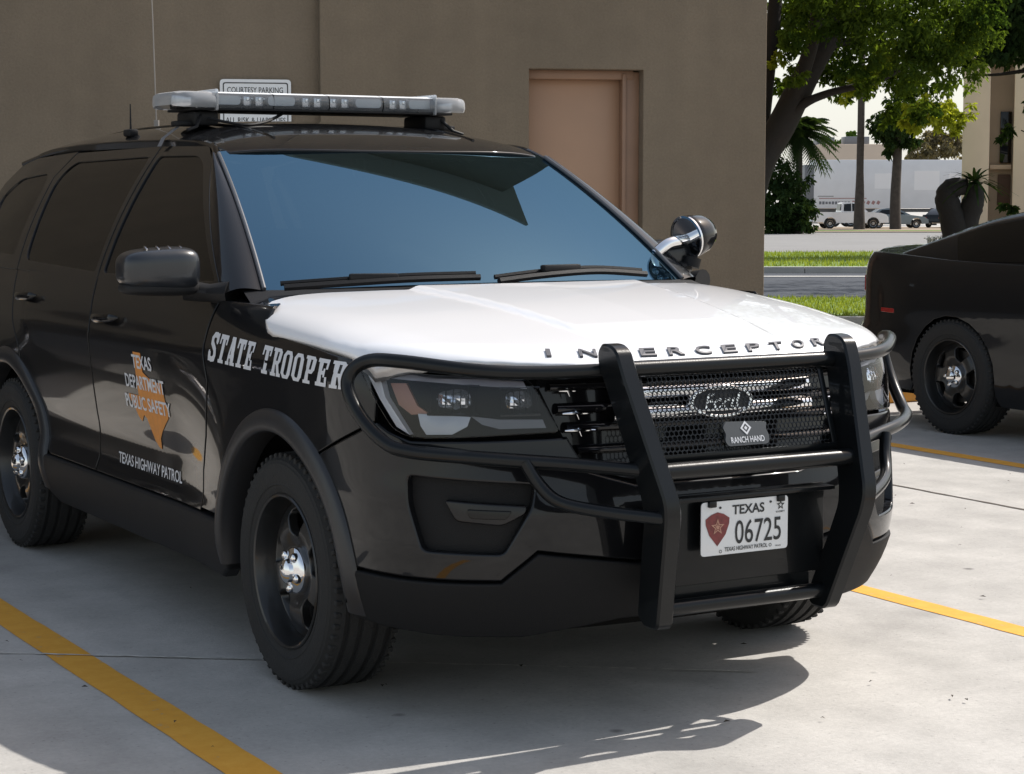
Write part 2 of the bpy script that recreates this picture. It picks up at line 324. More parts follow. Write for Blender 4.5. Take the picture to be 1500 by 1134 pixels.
def crp(pts, n=6, closed=False):                  # Catmull-Rom refine of a 3D polyline
    P = [Vector(p) for p in pts]; out = []; N = len(P)
    for i in range(N if closed else N-1):
        g = lambda k: P[k % N] if closed else P[min(max(k, 0), N-1)]
        p0, p1, p2, p3 = g(i-1), g(i), g(i+1), g(i+2)
        for k in range(n):
            t = k/n; out.append(.5*(2*p1+(p2-p0)*t+(2*p0-5*p1+4*p2-p3)*t*t+(3*p1-p0-3*p2+p3)*t**3))
    if not closed: out.append(P[-1])
    return out
def tube(mb, path, r, seg=12, closed=False, flat=1.0):
    P = [Vector(p) for p in path]; N = len(P); R = r if isinstance(r, (list, tuple)) else [r]*N
    vs = []; fs = []; up = None
    for i in range(N):
        a = P[(i-1) % N] if (closed or i) else P[0]; b = P[(i+1) % N] if (closed or i < N-1) else P[-1]
        t = (b-a).normalized()
        if up is None: up = Vector((0, 0, 1)) if abs(t.z) < .9 else Vector((0, 1, 0))
        x = t.cross(up).normalized(); up = x.cross(t).normalized()
        for k in range(seg):
            an = 2*math.pi*k/seg; vs.append(P[i]+(x*math.cos(an)*flat+up*math.sin(an))*R[i])
    for i in range(N if closed else N-1):
        for k in range(seg):
            j = (i+1) % N; fs.append((i*seg+k, i*seg+(k+1) % seg, j*seg+(k+1) % seg, j*seg+k))
    if not closed: fs += [tuple(range(seg-1, -1, -1)), tuple((N-1)*seg+k for k in range(seg))]
    fs = [f[::-1] for f in fs]
    return mb.add(vs, fs)
def lathe(mb, prof, seg=48, axis='x', c=(0, 0, 0), a0=0, a1=2*math.pi):   # prof: (radius, height along axis)
    vs = []; fs = []; n = len(prof); full = abs(a1-a0-2*math.pi) < 1e-6; K = seg if full else seg+1
    for k in range(K):
        a = a0+(a1-a0)*k/seg
        for r, h in prof:
            p = (h, r*math.cos(a), r*math.sin(a)) if axis == 'x' else (r*math.cos(a), h, r*math.sin(a)) if axis == 'y' else (r*math.cos(a), r*math.sin(a), h)
            vs.append((p[0]+c[0], p[1]+c[1], p[2]+c[2]))
    for k in range(seg):
        k2 = (k+1) % K
        for i in range(n-1): fs.append((k*n+i, k2*n+i, k2*n+i+1, k*n+i+1))
    return mb.add(vs, fs)
def grid(mb, f, nu, nv, us=(0, 1), vs=(0, 1), flip=False):
    V = [f(us[0]+(us[1]-us[0])*i/nu, vs[0]+(vs[1]-vs[0])*j/nv) for i in range(nu+1) for j in range(nv+1)]
    F = []
    for i in range(nu):
        for j in range(nv):
            q = (i*(nv+1)+j, (i+1)*(nv+1)+j, (i+1)*(nv+1)+j+1, i*(nv+1)+j+1); F.append(q[::-1] if flip else q)
    return mb.add(V, F)
def fillet(poly, r, n=4):
    out = []; N = len(poly); rr = r if isinstance(r, (list, tuple)) else [r]*N
    for i in range(N):
        a, b, c = Vector(poly[i-1]), Vector(poly[i]), Vector(poly[(i+1) % N])
        d1, d2 = a-b, c-b; q = min(rr[i], d1.length*.45, d2.length*.45)
        if q < 1e-4: out.append(tuple(b)); continue
        s, e = b+d1.normalized()*q, b+d2.normalized()*q
        for k in range(n+1): t = k/n; p = s*(1-t)**2+b*2*t*(1-t)+e*t*t; out.append((p.x, p.y))
    return out
def area(p): return sum(p[i-1][0]*p[i][1]-p[i][0]*p[i-1][1] for i in range(len(p)))/2
def dens(poly, st):
    out = []
    for a, b in zip(poly, poly[1:]+poly[:1]):
        n = max(1, int(math.hypot(b[0]-a[0], b[1]-a[1])/st+.5))
        for k in range(n): out.append((a[0]+(b[0]-a[0])*k/n, a[1]+(b[1]-a[1])*k/n))
    res = []
    for p in out:
        if not res or math.hypot(p[0]-res[-1][0], p[1]-res[-1][1]) > 2e-4: res.append(p)
    return res
def inset(poly, d):
    N = len(poly); out = []
    for i in range(N):
        a, b, c = poly[i-1], poly[i], poly[(i+1) % N]
        tx, ty = c[0]-a[0], c[1]-a[1]; l = math.hypot(tx, ty) or 1
        out.append((b[0]-ty/l*d, b[1]+tx/l*d))
    return out
def inside(p, poly):
    x, y = p; c = False; j = len(poly)-1
    for i in range(len(poly)):
        xi, yi = poly[i]; xj, yj = poly[j]
        if (yi > y) != (yj > y) and x < (xj-xi)*(y-yi)/(yj-yi)+xi: c = not c
        j = i
    return c
def cdt(loops, step, hole_from=1, union=False):   # triangulate outline(s) with inner grid points
    V = []; E = []
    for L in loops:
        b = len(V); V += [Vector(p) for p in L]; E += [(b+i, b+(i+1) % len(L)) for i in range(len(L))]
    xs = [p[0] for p in loops[0]]; ys = [p[1] for p in loops[0]]
    if union: xs = [p[0] for L in loops for p in L]; ys = [p[1] for L in loops for p in L]
    if step:
        B = {}
        cs = step
        for L in loops:
            for p in L: B.setdefault((int(p[0]//cs), int(p[1]//cs)), []).append(p)
        nx = int((max(xs)-min(xs))/step)+1; ny = int((max(ys)-min(ys))/step)+1
        for i in range(nx+1):
            for j in range(ny+1):
                p = (min(xs)+i*step, min(ys)+(j+(.5 if i % 2 else 0))*step)
                ki, kj = int(p[0]//cs), int(p[1]//cs)
                if any(math.hypot(p[0]-q[0], p[1]-q[1]) < step*.45 for a in (-1, 0, 1) for b in (-1, 0, 1) for q in B.get((ki+a, kj+b), ())): continue
                ok = any(inside(p, L) for L in loops) if union else inside(p, loops[0]) and not any(inside(p, L) for L in loops[1:])
                if ok: V.append(Vector(p))
    r = delaunay_2d_cdt(V, E, [], 0, 1e-6)
    pv = [(v.x, v.y) for v in r[0]]; F = []
    for f in r[2]:
        c = (sum(pv[i][0] for i in f)/3, sum(pv[i][1] for i in f)/3)
        ok = any(inside(c, L) for L in loops) if union else inside(c, loops[0]) and not any(inside(c, L) for L in loops[1:])
        if ok: F.append(tuple(f))
    used = sorted({i for f in F for i in f}); mp = {k: i for i, k in enumerate(used)}
    return [pv[i] for i in used], [tuple(mp[i] for i in f) for f in F]
def snorm(S, p, q, e=.004):
    a = Vector(S(p+e, q, 0))-Vector(S(p-e, q, 0)); b = Vector(S(p, q+e, 0))-Vector(S(p, q-e, 0))
    n = a.cross(b).normalized(); o = Vector(S(p, q, .01))-Vector(S(p, q, 0))
    return n if n.dot(o) > 0 else -n
def panel(mb, outline, S, step=.035, holes=(), depth=.012, bev=.003, out=0.0, edge=None):   # pressed sheet: face, rolled edge, return flange
    loops = []; T = lambda p, q, o: S(p, q, o+out)
    for k, L in enumerate((outline,)+tuple(holes)):
        L = dens(list(L), edge or step*.7)
        if (area(L) > 0) != (k == 0): L = L[::-1]
        loops.append(L)
    inn = [inset(L, bev) if bev else L for L in loops]
    pv, F = cdt(inn, step)
    vs = [T(p, q, 0) for p, q in pv]; ns = [snorm(T, p, q) for p, q in pv]; fs = []
    for f in F:
        a, b, c = (Vector(vs[i]) for i in f)
        fs.append(f if (b-a).cross(c-a).dot(ns[f[0]]) > 0 else f[::-1])
    mb.add(vs, fs, ns)
    if depth:
        for L, I in zip(loops, inn):
            N = len(L); V = []; NN = []; FF = []
            for i in range(N):
                m = ((L[i][0]*.7+I[i][0]*.3), (L[i][1]*.7+I[i][1]*.3)); n0 = snorm(T, *I[i])
                p0, p1, p2, p3 = Vector(T(*I[i], 0)), Vector(T(*m, -bev*.3)), Vector(T(*L[i], -bev)), Vector(T(*L[i], -depth))
                lat = Vector(T(*L[i], 0))-p0; lat = lat-n0*lat.dot(n0); lat = lat.normalized() if lat.length > 1e-7 else n0
                V += [p0, p1, p2, p3]; NN += [n0, (n0+lat).normalized(), lat, lat]
            a = Vector(V[0]); 
            for i in range(N):
                j = (i+1) % N
                for k in range(3):
                    f = (i*4+k, j*4+k, j*4+k+1, i*4+k+1)
                    FF.append(f)
            # orient by the lateral normal
            f = FF[2]; q = [Vector(V[x]) for x in f]
            if (q[1]-q[0]).cross(q[2]-q[0]).dot(Vector(NN[f[2]])) < 0: FF = [x[::-1] for x in FF]
            mb.add(V, FF, NN)
    return mb
def prism(mb, poly, S, thick, bev=.0, step=None):   # closed solid: face at S(...,0), back at S(...,-thick)
    P = poly if area(poly) > 0 else poly[::-1]
    pv, F = cdt([P], step)
    n = len(pv); vs = [S(p, q, 0) for p, q in pv]; ref = snorm(S, *pv[0])
    a, b, c = (Vector(vs[i]) for i in F[0]); fl = (b-a).cross(c-a).dot(ref) < 0
    mb.add(vs, [f[::-1] if fl else f for f in F]); mb.add([S(p, q, -thick) for p, q in pv], [f if fl else f[::-1] for f in F])
    N = len(P); mb.add([S(*p, 0) for p in P]+[S(*p, -thick) for p in P], [((i, i+N, (i+1) % N+N, (i+1) % N) if not fl else (i, (i+1) % N, (i+1) % N+N, i+N)) for i in range(N)])
    return mb
_fc = {}
def glyphs(text, size=1.0, bold=0.0, sx=1.0, shear=0.0, space=1.0):   # outline text as flat verts / tris, origin at baseline left
    key = (text, bold, shear, space)
    if key not in _fc:
        cu = bpy.data.curves.new('t', 'FONT'); cu.body = text; cu.size = 1; cu.offset = bold; cu.shear = shear; cu.space_character = space; cu.resolution_u = 4
        o = bpy.data.objects.new('t', cu); COL.objects.link(o); dg = bpy.context.evaluated_depsgraph_get()
        me = bpy.data.meshes.new_from_object(o.evaluated_get(dg)); bm = bmesh.new(); bm.from_mesh(me); bmesh.ops.triangulate(bm, faces=bm.faces[:])
        bm.verts.index_update(); _fc[key] = ([(v.co.x, v.co.y) for v in bm.verts], [tuple(v.index for v in f.verts) for f in bm.faces]); bm.free()
        bpy.data.objects.remove(o); bpy.data.curves.remove(cu); bpy.data.meshes.remove(me)
    V, F = _fc[key]; return [(x*size*sx, y*size) for x, y in V], F
def text_fit(mb, text, S, x0, x1, y0, h, bold=0.0, shear=0.0, space=1.0, out=.0015):  # lay text along S(a, b, out): a from x0 to x1, cap height h
    V, F = glyphs(text, 1, bold, 1, shear, space); lo = min(v[0] for v in V); hi = max(v[0] for v in V)
    k = (x1-x0)/(hi-lo); vs = [S(x0+(x-lo)*k, y0+y*h/.70, out) for x, y in V]
    ref = snorm(S, (x0+x1)/2, y0); fs = []
    for f in F:
        a, b, c = (Vector(vs[i]) for i in f); fs.append(f if (b-a).cross(c-a).dot(ref) > 0 else f[::-1])
    return mb.add(vs, fs)
def flatmesh(mb, polys, S, out, step=None):         # union of polygons laid on S
    pv, F = cdt([p if area(p) > 0 else p[::-1] for p in polys], step, union=True)
    vs = [S(p, q, out) for p, q in pv]; ref = snorm(S, *pv[0]); fs = []
    for f in F:
        a, b, c = (Vector(vs[i]) for i in f); fs.append(f if (b-a).cross(c-a).dot(ref) > 0 else f[::-1])
    return mb.add(vs, fs)
def ring(mb, po, pi, S, out):
    n = len(po); pts = [S(*p, out) for p in po]+[S(*p, out) for p in pi]; a, bb, c = Vector(pts[0]), Vector(pts[1]), Vector(pts[n]); ref = snorm(S, *po[0])
    fl = (bb-a).cross(c-a).dot(ref) < 0; mb.add(pts, [((i, (i+1) % n, n+(i+1) % n, n+i) if not fl else (i, n+i, n+(i+1) % n, (i+1) % n)) for i in range(n)])
# ------------------------------------------------------------------ ground and street (a = to the right, D = away from the viewer, along the street frame)
FH = Vector((-math.sin(YAW), math.cos(YAW), 0)); RH = Vector((math.cos(YAW), math.sin(YAW), 0)); C0 = Vector((CAM.x, CAM.y, 0))
GZ = Pch([(-400, 0), (0, 0), (20, 0), (29, -.09), (40, -.22), (46, -.28), (60, -.385), (105, -.71), (140, -.98), (160, -1.1), (400, -1.6), (2500, -2)])
def BG(a, D, h=0.0): p = C0+RH*a+FH*D; return Vector((p.x, p.y, GZ(D)+h))
def PXA(px, D): return (px-750)/2925.3*D          # lateral metres seen at a photo column
def sheet(name, m, D0, D1, a0, a1, h, nD=6, na=2, skew=0.0, kind='structure'):
    b = MB(); grid(b, lambda u, v: BG(a0+(a1-a0)*u, D0+(D1-D0)*v+skew*(a0+(a1-a0)*u), h), na, nD, flip=False)
    o = b.build(name, m, smooth=60); o['kind'] = kind; return o
b = MB(); ds = [-300, -60, -20, 0, 10, 20, 24, 29, 34, 40, 46, 60, 80, 105, 140, 160, 300, 700, 2400]; al = [-1500, -300, -60, 0, 60, 300, 1500]
b.add([BG(a, D) for D in ds for a in al], [(i*7+j, i*7+j+1, (i+1)*7+j+1, (i+1)*7+j) for i in range(len(ds)-1) for j in range(6)])
o = b.build('parking_lot', 'conc', smooth=60); o['kind'] = 'structure'
sheet('lawn', 'grass', 23.0, 28.8, 2.2, 60, .10, 6, 8)
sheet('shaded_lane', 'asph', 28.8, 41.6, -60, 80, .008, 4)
sheet('kerb_strip', 'kerb', 41.6, 42.15, -60, 80, .02, 2)
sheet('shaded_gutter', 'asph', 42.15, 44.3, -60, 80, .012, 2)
b = MB()
for k in range(40):
    a0 = -60+3.5*k; p = [BG(a0, 44.3), BG(a0+3.48, 44.3), BG(a0+3.48, 44.6), BG(a0, 44.6)]
    b.add(p+[q+Vector((0, 0, .15)) for q in p], [(0, 1, 5, 4), (1, 2, 6, 5), (2, 3, 7, 6), (3, 0, 4, 7), (4, 5, 6, 7)])
o = b.build('street_kerb', 'kerb', smooth=0); o['kind'] = 'structure'
sheet('verge', 'grass', 44.6, 60, -60, 11, .14, 8, 12)
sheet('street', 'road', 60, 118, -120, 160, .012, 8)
sheet('far_verge', 'soil', 118, 150, -120, 200, .05, 6)
sheet('far_lawn', 'grass', 122, 126, 18, 60, .07, 3)
b = MB()
for k in range(20):
    a0 = 2.0+3.0*k; p = [BG(a0, 22.82), BG(a0+2.985, 22.82), BG(a0+2.985, 23.02), BG(a0, 23.02)]
    b.add([v-Vector((0, 0, .05)) for v in p]+[v+Vector((0, 0, .115)) for v in p], [(0, 1, 5, 4), (1, 2, 6, 5), (2, 3, 7, 6), (3, 0, 4, 7), (4, 5, 6, 7)])
o = b.build('lawn_kerb', 'kerb', smooth=0); o['kind'] = 'structure'
# grass blades
def blades(name, n, D0, D1, a0, a1, h, hh, seed):
    R = random.Random(seed); b = MB()
    for i in range(n):
        c = BG(a0+(a1-a0)*R.random(), D0+(D1-D0)*R.random(), h); an = R.random()*6.28; wd = hh*.16; d = Vector((math.cos(an), math.sin(an), 0)); l = Vector((R.uniform(-.4, .4), R.uniform(-.4, .4), 1))*hh*R.uniform(.6, 1.3)
        b.add([c-d*wd, c+d*wd, c+l], [(0, 1, 2)])
    o = b.build(name, 'blade', smooth=0); o['kind'] = 'stuff'; o['label'] = 'short sunlit grass blades on the lawn strips'; o['category'] = 'grass'; return o
M['blade'] = leafmat('grass_blade', (.13, .18, .045), (.20, .25, .07), .45)
blades('grass', 9000, 23.1, 28.7, 2.4, 8.5, .10, .055, 3)
blades('grass', 7000, 44.8, 59.5, 4, 11, .14, .08, 4)
# painted stall lines and slab joints
def strip(name, m, x0, x1, y0, y1, z, jit=.0, n=60):
    b = MB(); R = random.Random(int(x0*100)); vs = []
    for k in range(n+1):
        y = y0+(y1-y0)*k/n; vs += [(x0+R.uniform(-jit, jit), y, z), (x1+R.uniform(-jit, jit), y, z)]
    b.add(vs, [(2*k, 2*k+1, 2*k+3, 2*k+2) for k in range(n)]); o = b.build(name, m, smooth=0); o['kind'] = 'structure'; return o
strip('stall_line', 'line', -1.475, -1.345, -1.6, 5.2, .002, .0025)
strip('stall_line', 'line', 1.505, 1.615, -3.6, 5.2, .002, .0025)
strip('stall_line', 'line', 4.545, 4.665, -.8, 5.2, .002, .0025)
strip('stall_line', 'line', 7.6, 7.72, -.8, 5.2, .002, .0025)
strip('slab_joint', 'joint', 3.485, 3.505, -4, 5.3, .0028, .004, 120)
b = MB(); R = random.Random(5); P0, P1 = Vector((-2.6, 1.62, .0045)), Vector((.4, -.57, .0045)); d = (P1-P0).normalized(); nn = Vector((-d.y, d.x, 0))
vs = []
for k in range(81):
    p = P0.lerp(P1, k/80)+nn*R.uniform(-.004, .004); wdt = R.uniform(.003, .008); vs += [p-nn*wdt, p+nn*wdt]
b.add(vs, [(2*k+1, 2*k, 2*k+2, 2*k+3) for k in range(80)]); o = b.build('crack_seal', 'seal', smooth=0); o['kind'] = 'structure'
# small leaves and grit lying about are countless: one object
b = MB(); R = random.Random(9)
for i in range(170):
    x, y = R.uniform(-3, 5), R.uniform(-4.5, 4.5); an = R.random()*6.28; l = R.uniform(.005, .015); wd = l*R.uniform(.3, .5); z = .010
    c, s = math.cos(an), math.sin(an); b.add([(x-c*l, y-s*l, z), (x+s*wd, y-c*wd, z+.004), (x+c*l, y+s*l, z), (x-s*wd, y+c*wd, z+.005)], [(0, 1, 2, 3)])
o = b.build('dry_leaf_litter', 'litter', smooth=0); o['kind'] = 'stuff'; o['label'] = 'tiny dark dry leaf bits scattered on the concrete'; o['category'] = 'litter'
# kerb with orange paint behind the sedan, walk behind it
b = MB(); box(b, (7.9, 5.55, .075), (5.4, .16, .15), .02); o = b.build('painted_kerb', 'yellow', smooth=40); o['kind'] = 'structure'
b = MB(); box(b, (7.9, 6.25, .065), (5.4, 1.22, .13), .01); o = b.build('pavement', 'kerb', smooth=40); o['kind'] = 'structure'
# ------------------------------------------------------------------ brown building behind the SUV
WO = C0+RH*.5+FH*15.5; WRZ = YAW+rad(11)
bld = thing('brown_building', 'brown stucco building wall with a recessed peach door, behind the SUV', 'building', (WO.x, WO.y, 0), WRZ)
BH = 8.2
WP = lambda a, c, o=0.0: (a, -o, c)
m_ = MB(); dx0, dx1, dz = -.375, .525, 2.46
panel(m_, [(-1.975, -.3), (dx0, -.3), (dx0, dz), (dx1, dz), (dx1, -.3), (1.52, -.3), (1.52, BH), (-1.975, BH)], WP, .4, depth=.24, bev=.008, edge=.1); m_.build('wall', 'stucco', bld)
m_ = MB(); panel(m_, [(-30, -.3), (-1.96, -.3), (-1.96, BH), (-30, BH)], lambda a, c, o=0: WP(a, c, o-.10), .6, depth=.02, bev=0, edge=.3); m_.build('wall', 'stucco2', bld)
m_ = MB(); m_.add([(1.5, .2, -.3), (1.5, 14, -.3), (1.5, 14, BH), (1.5, .2, BH), (-30, 14, -.3), (-30, 14, BH), (-30, .12, -.3), (-30, .12, BH)], [(0, 1, 2, 3), (1, 4, 5, 2), (4, 6, 7, 5)]); m_.build('wall', 'stucco2', bld, 0)
m_ = MB(); box(m_, (.055, .235, 1.20), (.80, .04, 2.46), .003)
dr = m_.build('door', 'door', bld)
m_ = MB(); box(m_, (.46, .17, 1.21), (.13, .10, 2.48), .006); box(m_, (.40, .15, 1.21), (.03, .10, 2.45), .004); box(m_, (.055, .16, 2.425), (.84, .09, .07), .006); m_.build('door_frame', 'frame', bld)
m_ = MB(); tube(m_, [(-.27, .21, 1.02), (-.27, .15, 1.02), (-.17, .15, 1.02)], .011, 8); m_.build('handle', 'dchrome', dr)
m_ = MB(); box(m_, (-14.24, 6.4, BH+.06), (32.2, 15.4, .16), .03); m_.build('roof', 'roofd', bld)
sg_ = thing('parking_sign', 'white courtesy parking sign on the brown wall, behind the roof light bar', 'sign', (WO.x, WO.y, 0), WRZ)
SP = lambda a, c, o=0.0: (-2.455+a, .072-o, 2.155+c)
m_ = MB(); prism(m_, fillet([(-.262, -.205), (.268, -.205), (.268, .205), (-.262, .205)], .03), SP, .006); pn = m_.build('sign_panel', 'signw', sg_)
m_ = MB(); ring(m_, fillet([(-.24, -.182), (.246, -.182), (.246, .182), (-.24, .182)], .02), fillet([(-.232, -.174), (.238, -.174), (.238, .174), (-.232, .174)], .016), SP, .0015)
text_fit(m_, 'COURTESY PARKING', SP, -.208, .208, .105, .042, .004); text_fit(m_, 'VEHICLE OWNER ASSUMES', SP, -.17, .17, .062, .026, .004); text_fit(m_, 'ALL RISK & LIABILITIES', SP, -.222, .225, -.118, .040, .006); m_.build('sign_lettering', 'ink', sg_, 0)
# ------------------------------------------------------------------ the patrol SUV (origin: ground under the front axle)
suv = thing('police_suv', 'black police SUV with white hood, roof light bar and tubular grille guard', 'suv')
def QC(s, z, out=0.0):
    x, y, zz = Q(abs(s), z, out); return (x if s >= 0 else -x, y, zz)
def QM(s, z, out=0.0): x, y, zz = Q(s, z, out); return (-x, y, zz)
def GM(y, z, out=0.0): x, yy, zz = G(y, z, out); return (-x, yy, zz)
def arc(R, a0, a1, n=14, sc=1.674, zc=.36): return [(sc+R*math.cos(rad(a0+(a1-a0)*k/n)), zc+R*math.sin(rad(a0+(a1-a0)*k/n))) for k in range(n+1)]
def mirror2(half): return half+[(-p, q) for p, q in half[::-1] if abs(p) > 1e-6]
RW = 4.552
# hood
hp = [(a, HOODF(a)) for a in (0, .12, .25, .35, .45, .54, .62, .70, .78, .84, .88, .905, .925)]+[(HOODE(y), y) for y in (-.46, -.38, -.3, -.215, -.12, -.03, .04)]+[(.974, .085), (.965, .12)]
hp += [(a, HOODR(a)) for a in (.94, .91, .88, .83, .78, .7, .6, .45, .3, .15, 0)]
full = hp+[(-x, y) for x, y in hp[-2:0:-1]]
hood = panel(MB(), full, HOOD, .015, depth=.025, bev=.005, edge=.012).build('hood', 'white', suv)
# hood lettering, spaced out along the front lip
mb = MB()
def HL_S(a, b, out=0.0):                          # a across the car, b up the hood from the lip
    return HOOD(a, HOODF(abs(a))+.012+b, out+.005)
def solid_down(mb, h):                            # walls from the outline of a flat letter down to the panel
    ed = {}
    for f in mb.f:
        for a, b in zip(f, f[1:]+f[:1]): ed[(a, b)] = 1
    n = len(mb.v); V = [(x, y, z-h) for x, y, z in mb.v]
    W = [(b, a, a+n, b+n) for a, b in ed if (b, a) not in ed]; mb.add(V, []); mb.f += W
word = 'INTERCEPTOR'
for i, ch in enumerate(word):
    c0 = -.535+.0935*i; V, F = glyphs(ch, 1, .012); lo = min(v[0] for v in V); hi = max(v[0] for v in V); wd = .013 if ch == 'I' else .052
    mb = MB(); text_fit(mb, ch, lambda a, b, out=0.0: HL_S(a+.35*b, b, out), c0, c0+wd, 0.012, .033, .012); solid_down(mb, .006); mb.build('hood_letter', 'hletter', hood, smooth=0)
# side panels, both sides
AR = .455
fender = [(2.225, 1.165), (2.235, 1.02), (2.205, .90), (2.25, .72), (2.31, .60), (2.325, .47), (2.12, .47)]+arc(AR, 14, 123)+[(1.10, .878), (1.098, .935), (1.15, .995), (1.185, 1.030), (1.222, 1.044), (1.465, 1.069), (1.765, 1.088), (1.80, 1.108), (1.815, 1.165)]
fdoor = [(2.24, 1.195), (2.247, 1.02), (2.217, .90), (2.262, .72), (2.322, .60), (2.337, .46), (3.44, .46), (3.42, .75), (3.40, 1.0), (3.45, 1.195)]
rdoor = [(3.46, 1.195), (3.411, 1.0), (3.431, .75), (3.451, .46), (4.03, .46)]+[p for p in arc(.475, 164, 118, 6, RW)]+[(4.36, .88), (4.45, 1.02), (4.52, 1.195)]
quart = [(4.53, 1.195), (4.462, 1.02), (4.372, .88)]+arc(AR, 116, 14, 14, RW)+[(5.2, .48), (5.76, .5), (5.76, 1.195)]
tailg = [(5.77, 1.195), (5.77, .5), (6.53, .5), (6.53, 1.195)]
rock = [(2.13, .455), (2.105, .30), (2.2, .255), (4.02, .255), (4.12, .30), (4.10, .455)]
winF = fillet([(.63, 1.222), (1.27, 1.615), (1.38, 1.648), (1.80, 1.652), (1.735, 1.215)], [.03, .05, .1, .03, .02])
winR = fillet([(1.835, 1.215), (1.90, 1.652), (2.80, 1.642), (2.90, 1.57), (2.76, 1.235)], [.02, .03, .1, .08, .04])
winQ = fillet([(2.96, 1.245), (3.06, 1.60), (3.55, 1.575), (3.72, 1.49), (3.5, 1.265)], [.04, .08, .08, .06, .05])
frF = [(.545, 1.19), (1.215, 1.63), (1.34, 1.685), (1.845, 1.695), (1.78, 1.19)]
frR = [(1.79, 1.19), (1.855, 1.695), (2.86, 1.685), (2.965, 1.58), (2.83, 1.19)]
frQ = [(2.84, 1.19), (2.975, 1.58), (2.87, 1.69), (3.5, 1.672), (3.72, 1.64), (3.86, 1.56), (3.93, 1.40), (3.94, 1.19)]
for sg, S, Gs in ((1, Q, G), (-1, QM, GM)):
    panel(MB(), fender, S, .02, edge=.014).build('fender', 'black', suv)
    d = MB(); panel(d, fdoor, S, .02); panel(d, frF, Gs, .04, holes=[winF], depth=.02); fd = d.build('front_door', 'black', suv)
    d = MB(); panel(d, rdoor, S, .02); panel(d, frR, Gs, .04, holes=[winR], depth=.02); rd = d.build('rear_door', 'black', suv)
    d = MB(); panel(d, quart, S, .025); panel(d, tailg, S, .05); panel(d, frQ, Gs, .04, holes=[winQ], depth=.02); qp = d.build('quarter_panel', 'black', suv)
    panel(MB(), rock, lambda p, q, o=0, S=S: S(p, q, o+.012), .04, depth=.05, bev=.012).build('rocker_cladding', 'plastic', suv)
    for o_, wn, nm in ((fd, winF, 'window'), (rd, winR, 'window'), (qp, winQ, 'window')):
        panel(MB(), wn, lambda p, q, o=0, Gs=Gs: Gs(p, q, o-.006), .05, depth=0, bev=0).build(nm, 'tint', o_)
    # handles
    for o_, a0, zz in ((fd, 3.08, 1.062), (rd, 4.10, 1.098)):
        h = MB(); P = [S(a0+t*.26, zz-.012*t, .010+.032*math.sin(math.pi*min(1, max(0, t)))**.5) for t in [k/14 for k in range(15)]]
        tube(h, P, [.008+.009*math.sin(math.pi*k/14)**.4 if 0 < k < 14 else .004 for k in range(15)], 10, flat=.6); h.build('handle', 'gloss', o_)
    # flares
    for scn, R0 in ((1.674, 0), (RW, 0)):
        prof = [(.503, .000), (.500, .007), (.492, .013), (.472, .019), (.452, .021), (.438, .018), (.432, .008), (.432, -.075)]
        m_ = MB(); grid(m_, lambda i, j: S(scn+prof[int(round(j))][0]*math.cos(rad(-6+192*i)), .36+prof[int(round(j))][0]*math.sin(rad(-6+192*i)), prof[int(round(j))][1]), 48, 7, (0, 1), (0, 7), flip=(sg < 0)); m_.build('arch_flare', 'flare' if 'flare' in M else 'clad', suv, 50)
        m_ = MB(); yc = 0 if scn < 2 else 2.865
        lathe(m_, [(.445, -.97*sg), (.445, -.50*sg), (.02, -.48*sg)], 40, 'x', (0, yc, .36), rad(-2), rad(182)); m_.build('wheel_well', 'dark', suv)
    # A pillar, windscreen trim
    def AP(u, v):
        a = Vector(WS(-sg, u, .002)); b = Vector(Gs(.53+.70*u, 1.185+.455*u)); p = a.lerp(b, v); k = math.sin(math.pi*v)*.022
        return p+Vector((-sg*.6, -.5, .62))*k
    grid(MB(), AP, 16, 8, flip=(sg > 0)).build('windscreen_pillar', 'black', suv, 60)
    tube(MB(), [Vector(WS(-sg*.995, t/16, .006)) for t in range(17)], .009, 8, flat=.8).build('windscreen_trim', 'trim' if 'trim' in M else 'gloss', suv)
    # roof rail moulding
    tube(MB(), crp([Vector(Gs(1.10, 1.59, -.006)), Vector(Gs(1.22, 1.650, -.006)), Vector(Gs(1.36, 1.690, -.006)), Vector(Gs(1.7, 1.706, -.006)), Vector(Gs(2.4, 1.714, -.006)), Vector(Gs(3.2, 1.70, -.006)), Vector(Gs(3.75, 1.650, -.006))], 8), .013, 8).build('roof_moulding', 'gloss', suv)
    # inner shell so that shut lines look dark
    m_ = MB(); sh = [(0, 1.0), (0, .27), (1.15, .27)]+arc(.47, 172, 8)[::1]+[(2.16, .27), (4.06, .27)]+arc(.47, 172, 8, 14, RW)+[(5.05, .4), (6.5, .5), (6.5, 1.17), (2.3, 1.17), (1.9, 1.09), (1.2, 1.0)]
    panel(m_, sh, lambda p, q, o=0, S=S: S(p, q, o-.035), .08, depth=0, bev=0); m_.build('inner_shell', 'dark', suv)
# cowl, roof, rear window, floor
grid(MB(), lambda u, v: Vector(HOOD(.965*u, HOODR(abs(.965*u))-.05, -.03)).lerp(Vector(WS(u*1.0, .04, -.012))+Vector((u*.06, 0, -.01)), v), 40, 4, (-1, 1)).build('cowl_panel', 'plastic', suv)
for sg in (1, -1):
    S = Q if sg > 0 else QM
    grid(MB(), lambda t, v: Vector(HOOD(-sg*.95, .02+.12*t, -.05)).lerp(Vector(S(1.75+.55*t, 1.165, -.006)), v) if False else Vector(S(1.80+.44*t, 1.158, -.004)).lerp(Vector((-sg*(.88-.08*t), .20+.34*t, 1.168+.02*t)), v), 8, 4, flip=(sg < 0)).build('cowl_side', 'black', suv)
rf = [(x, 1.205-.095*(1-(x/.685)**2)) for x in [-.64+1.28*k/16 for k in range(17)]]
rf = [(-.655, 1.26)]+rf+[(.655, 1.26), (.652, 2.6), (.63, 3.5), (.56, 3.93), (0, 3.99), (-.56, 3.93), (-.63, 3.5), (-.652, 2.6)]
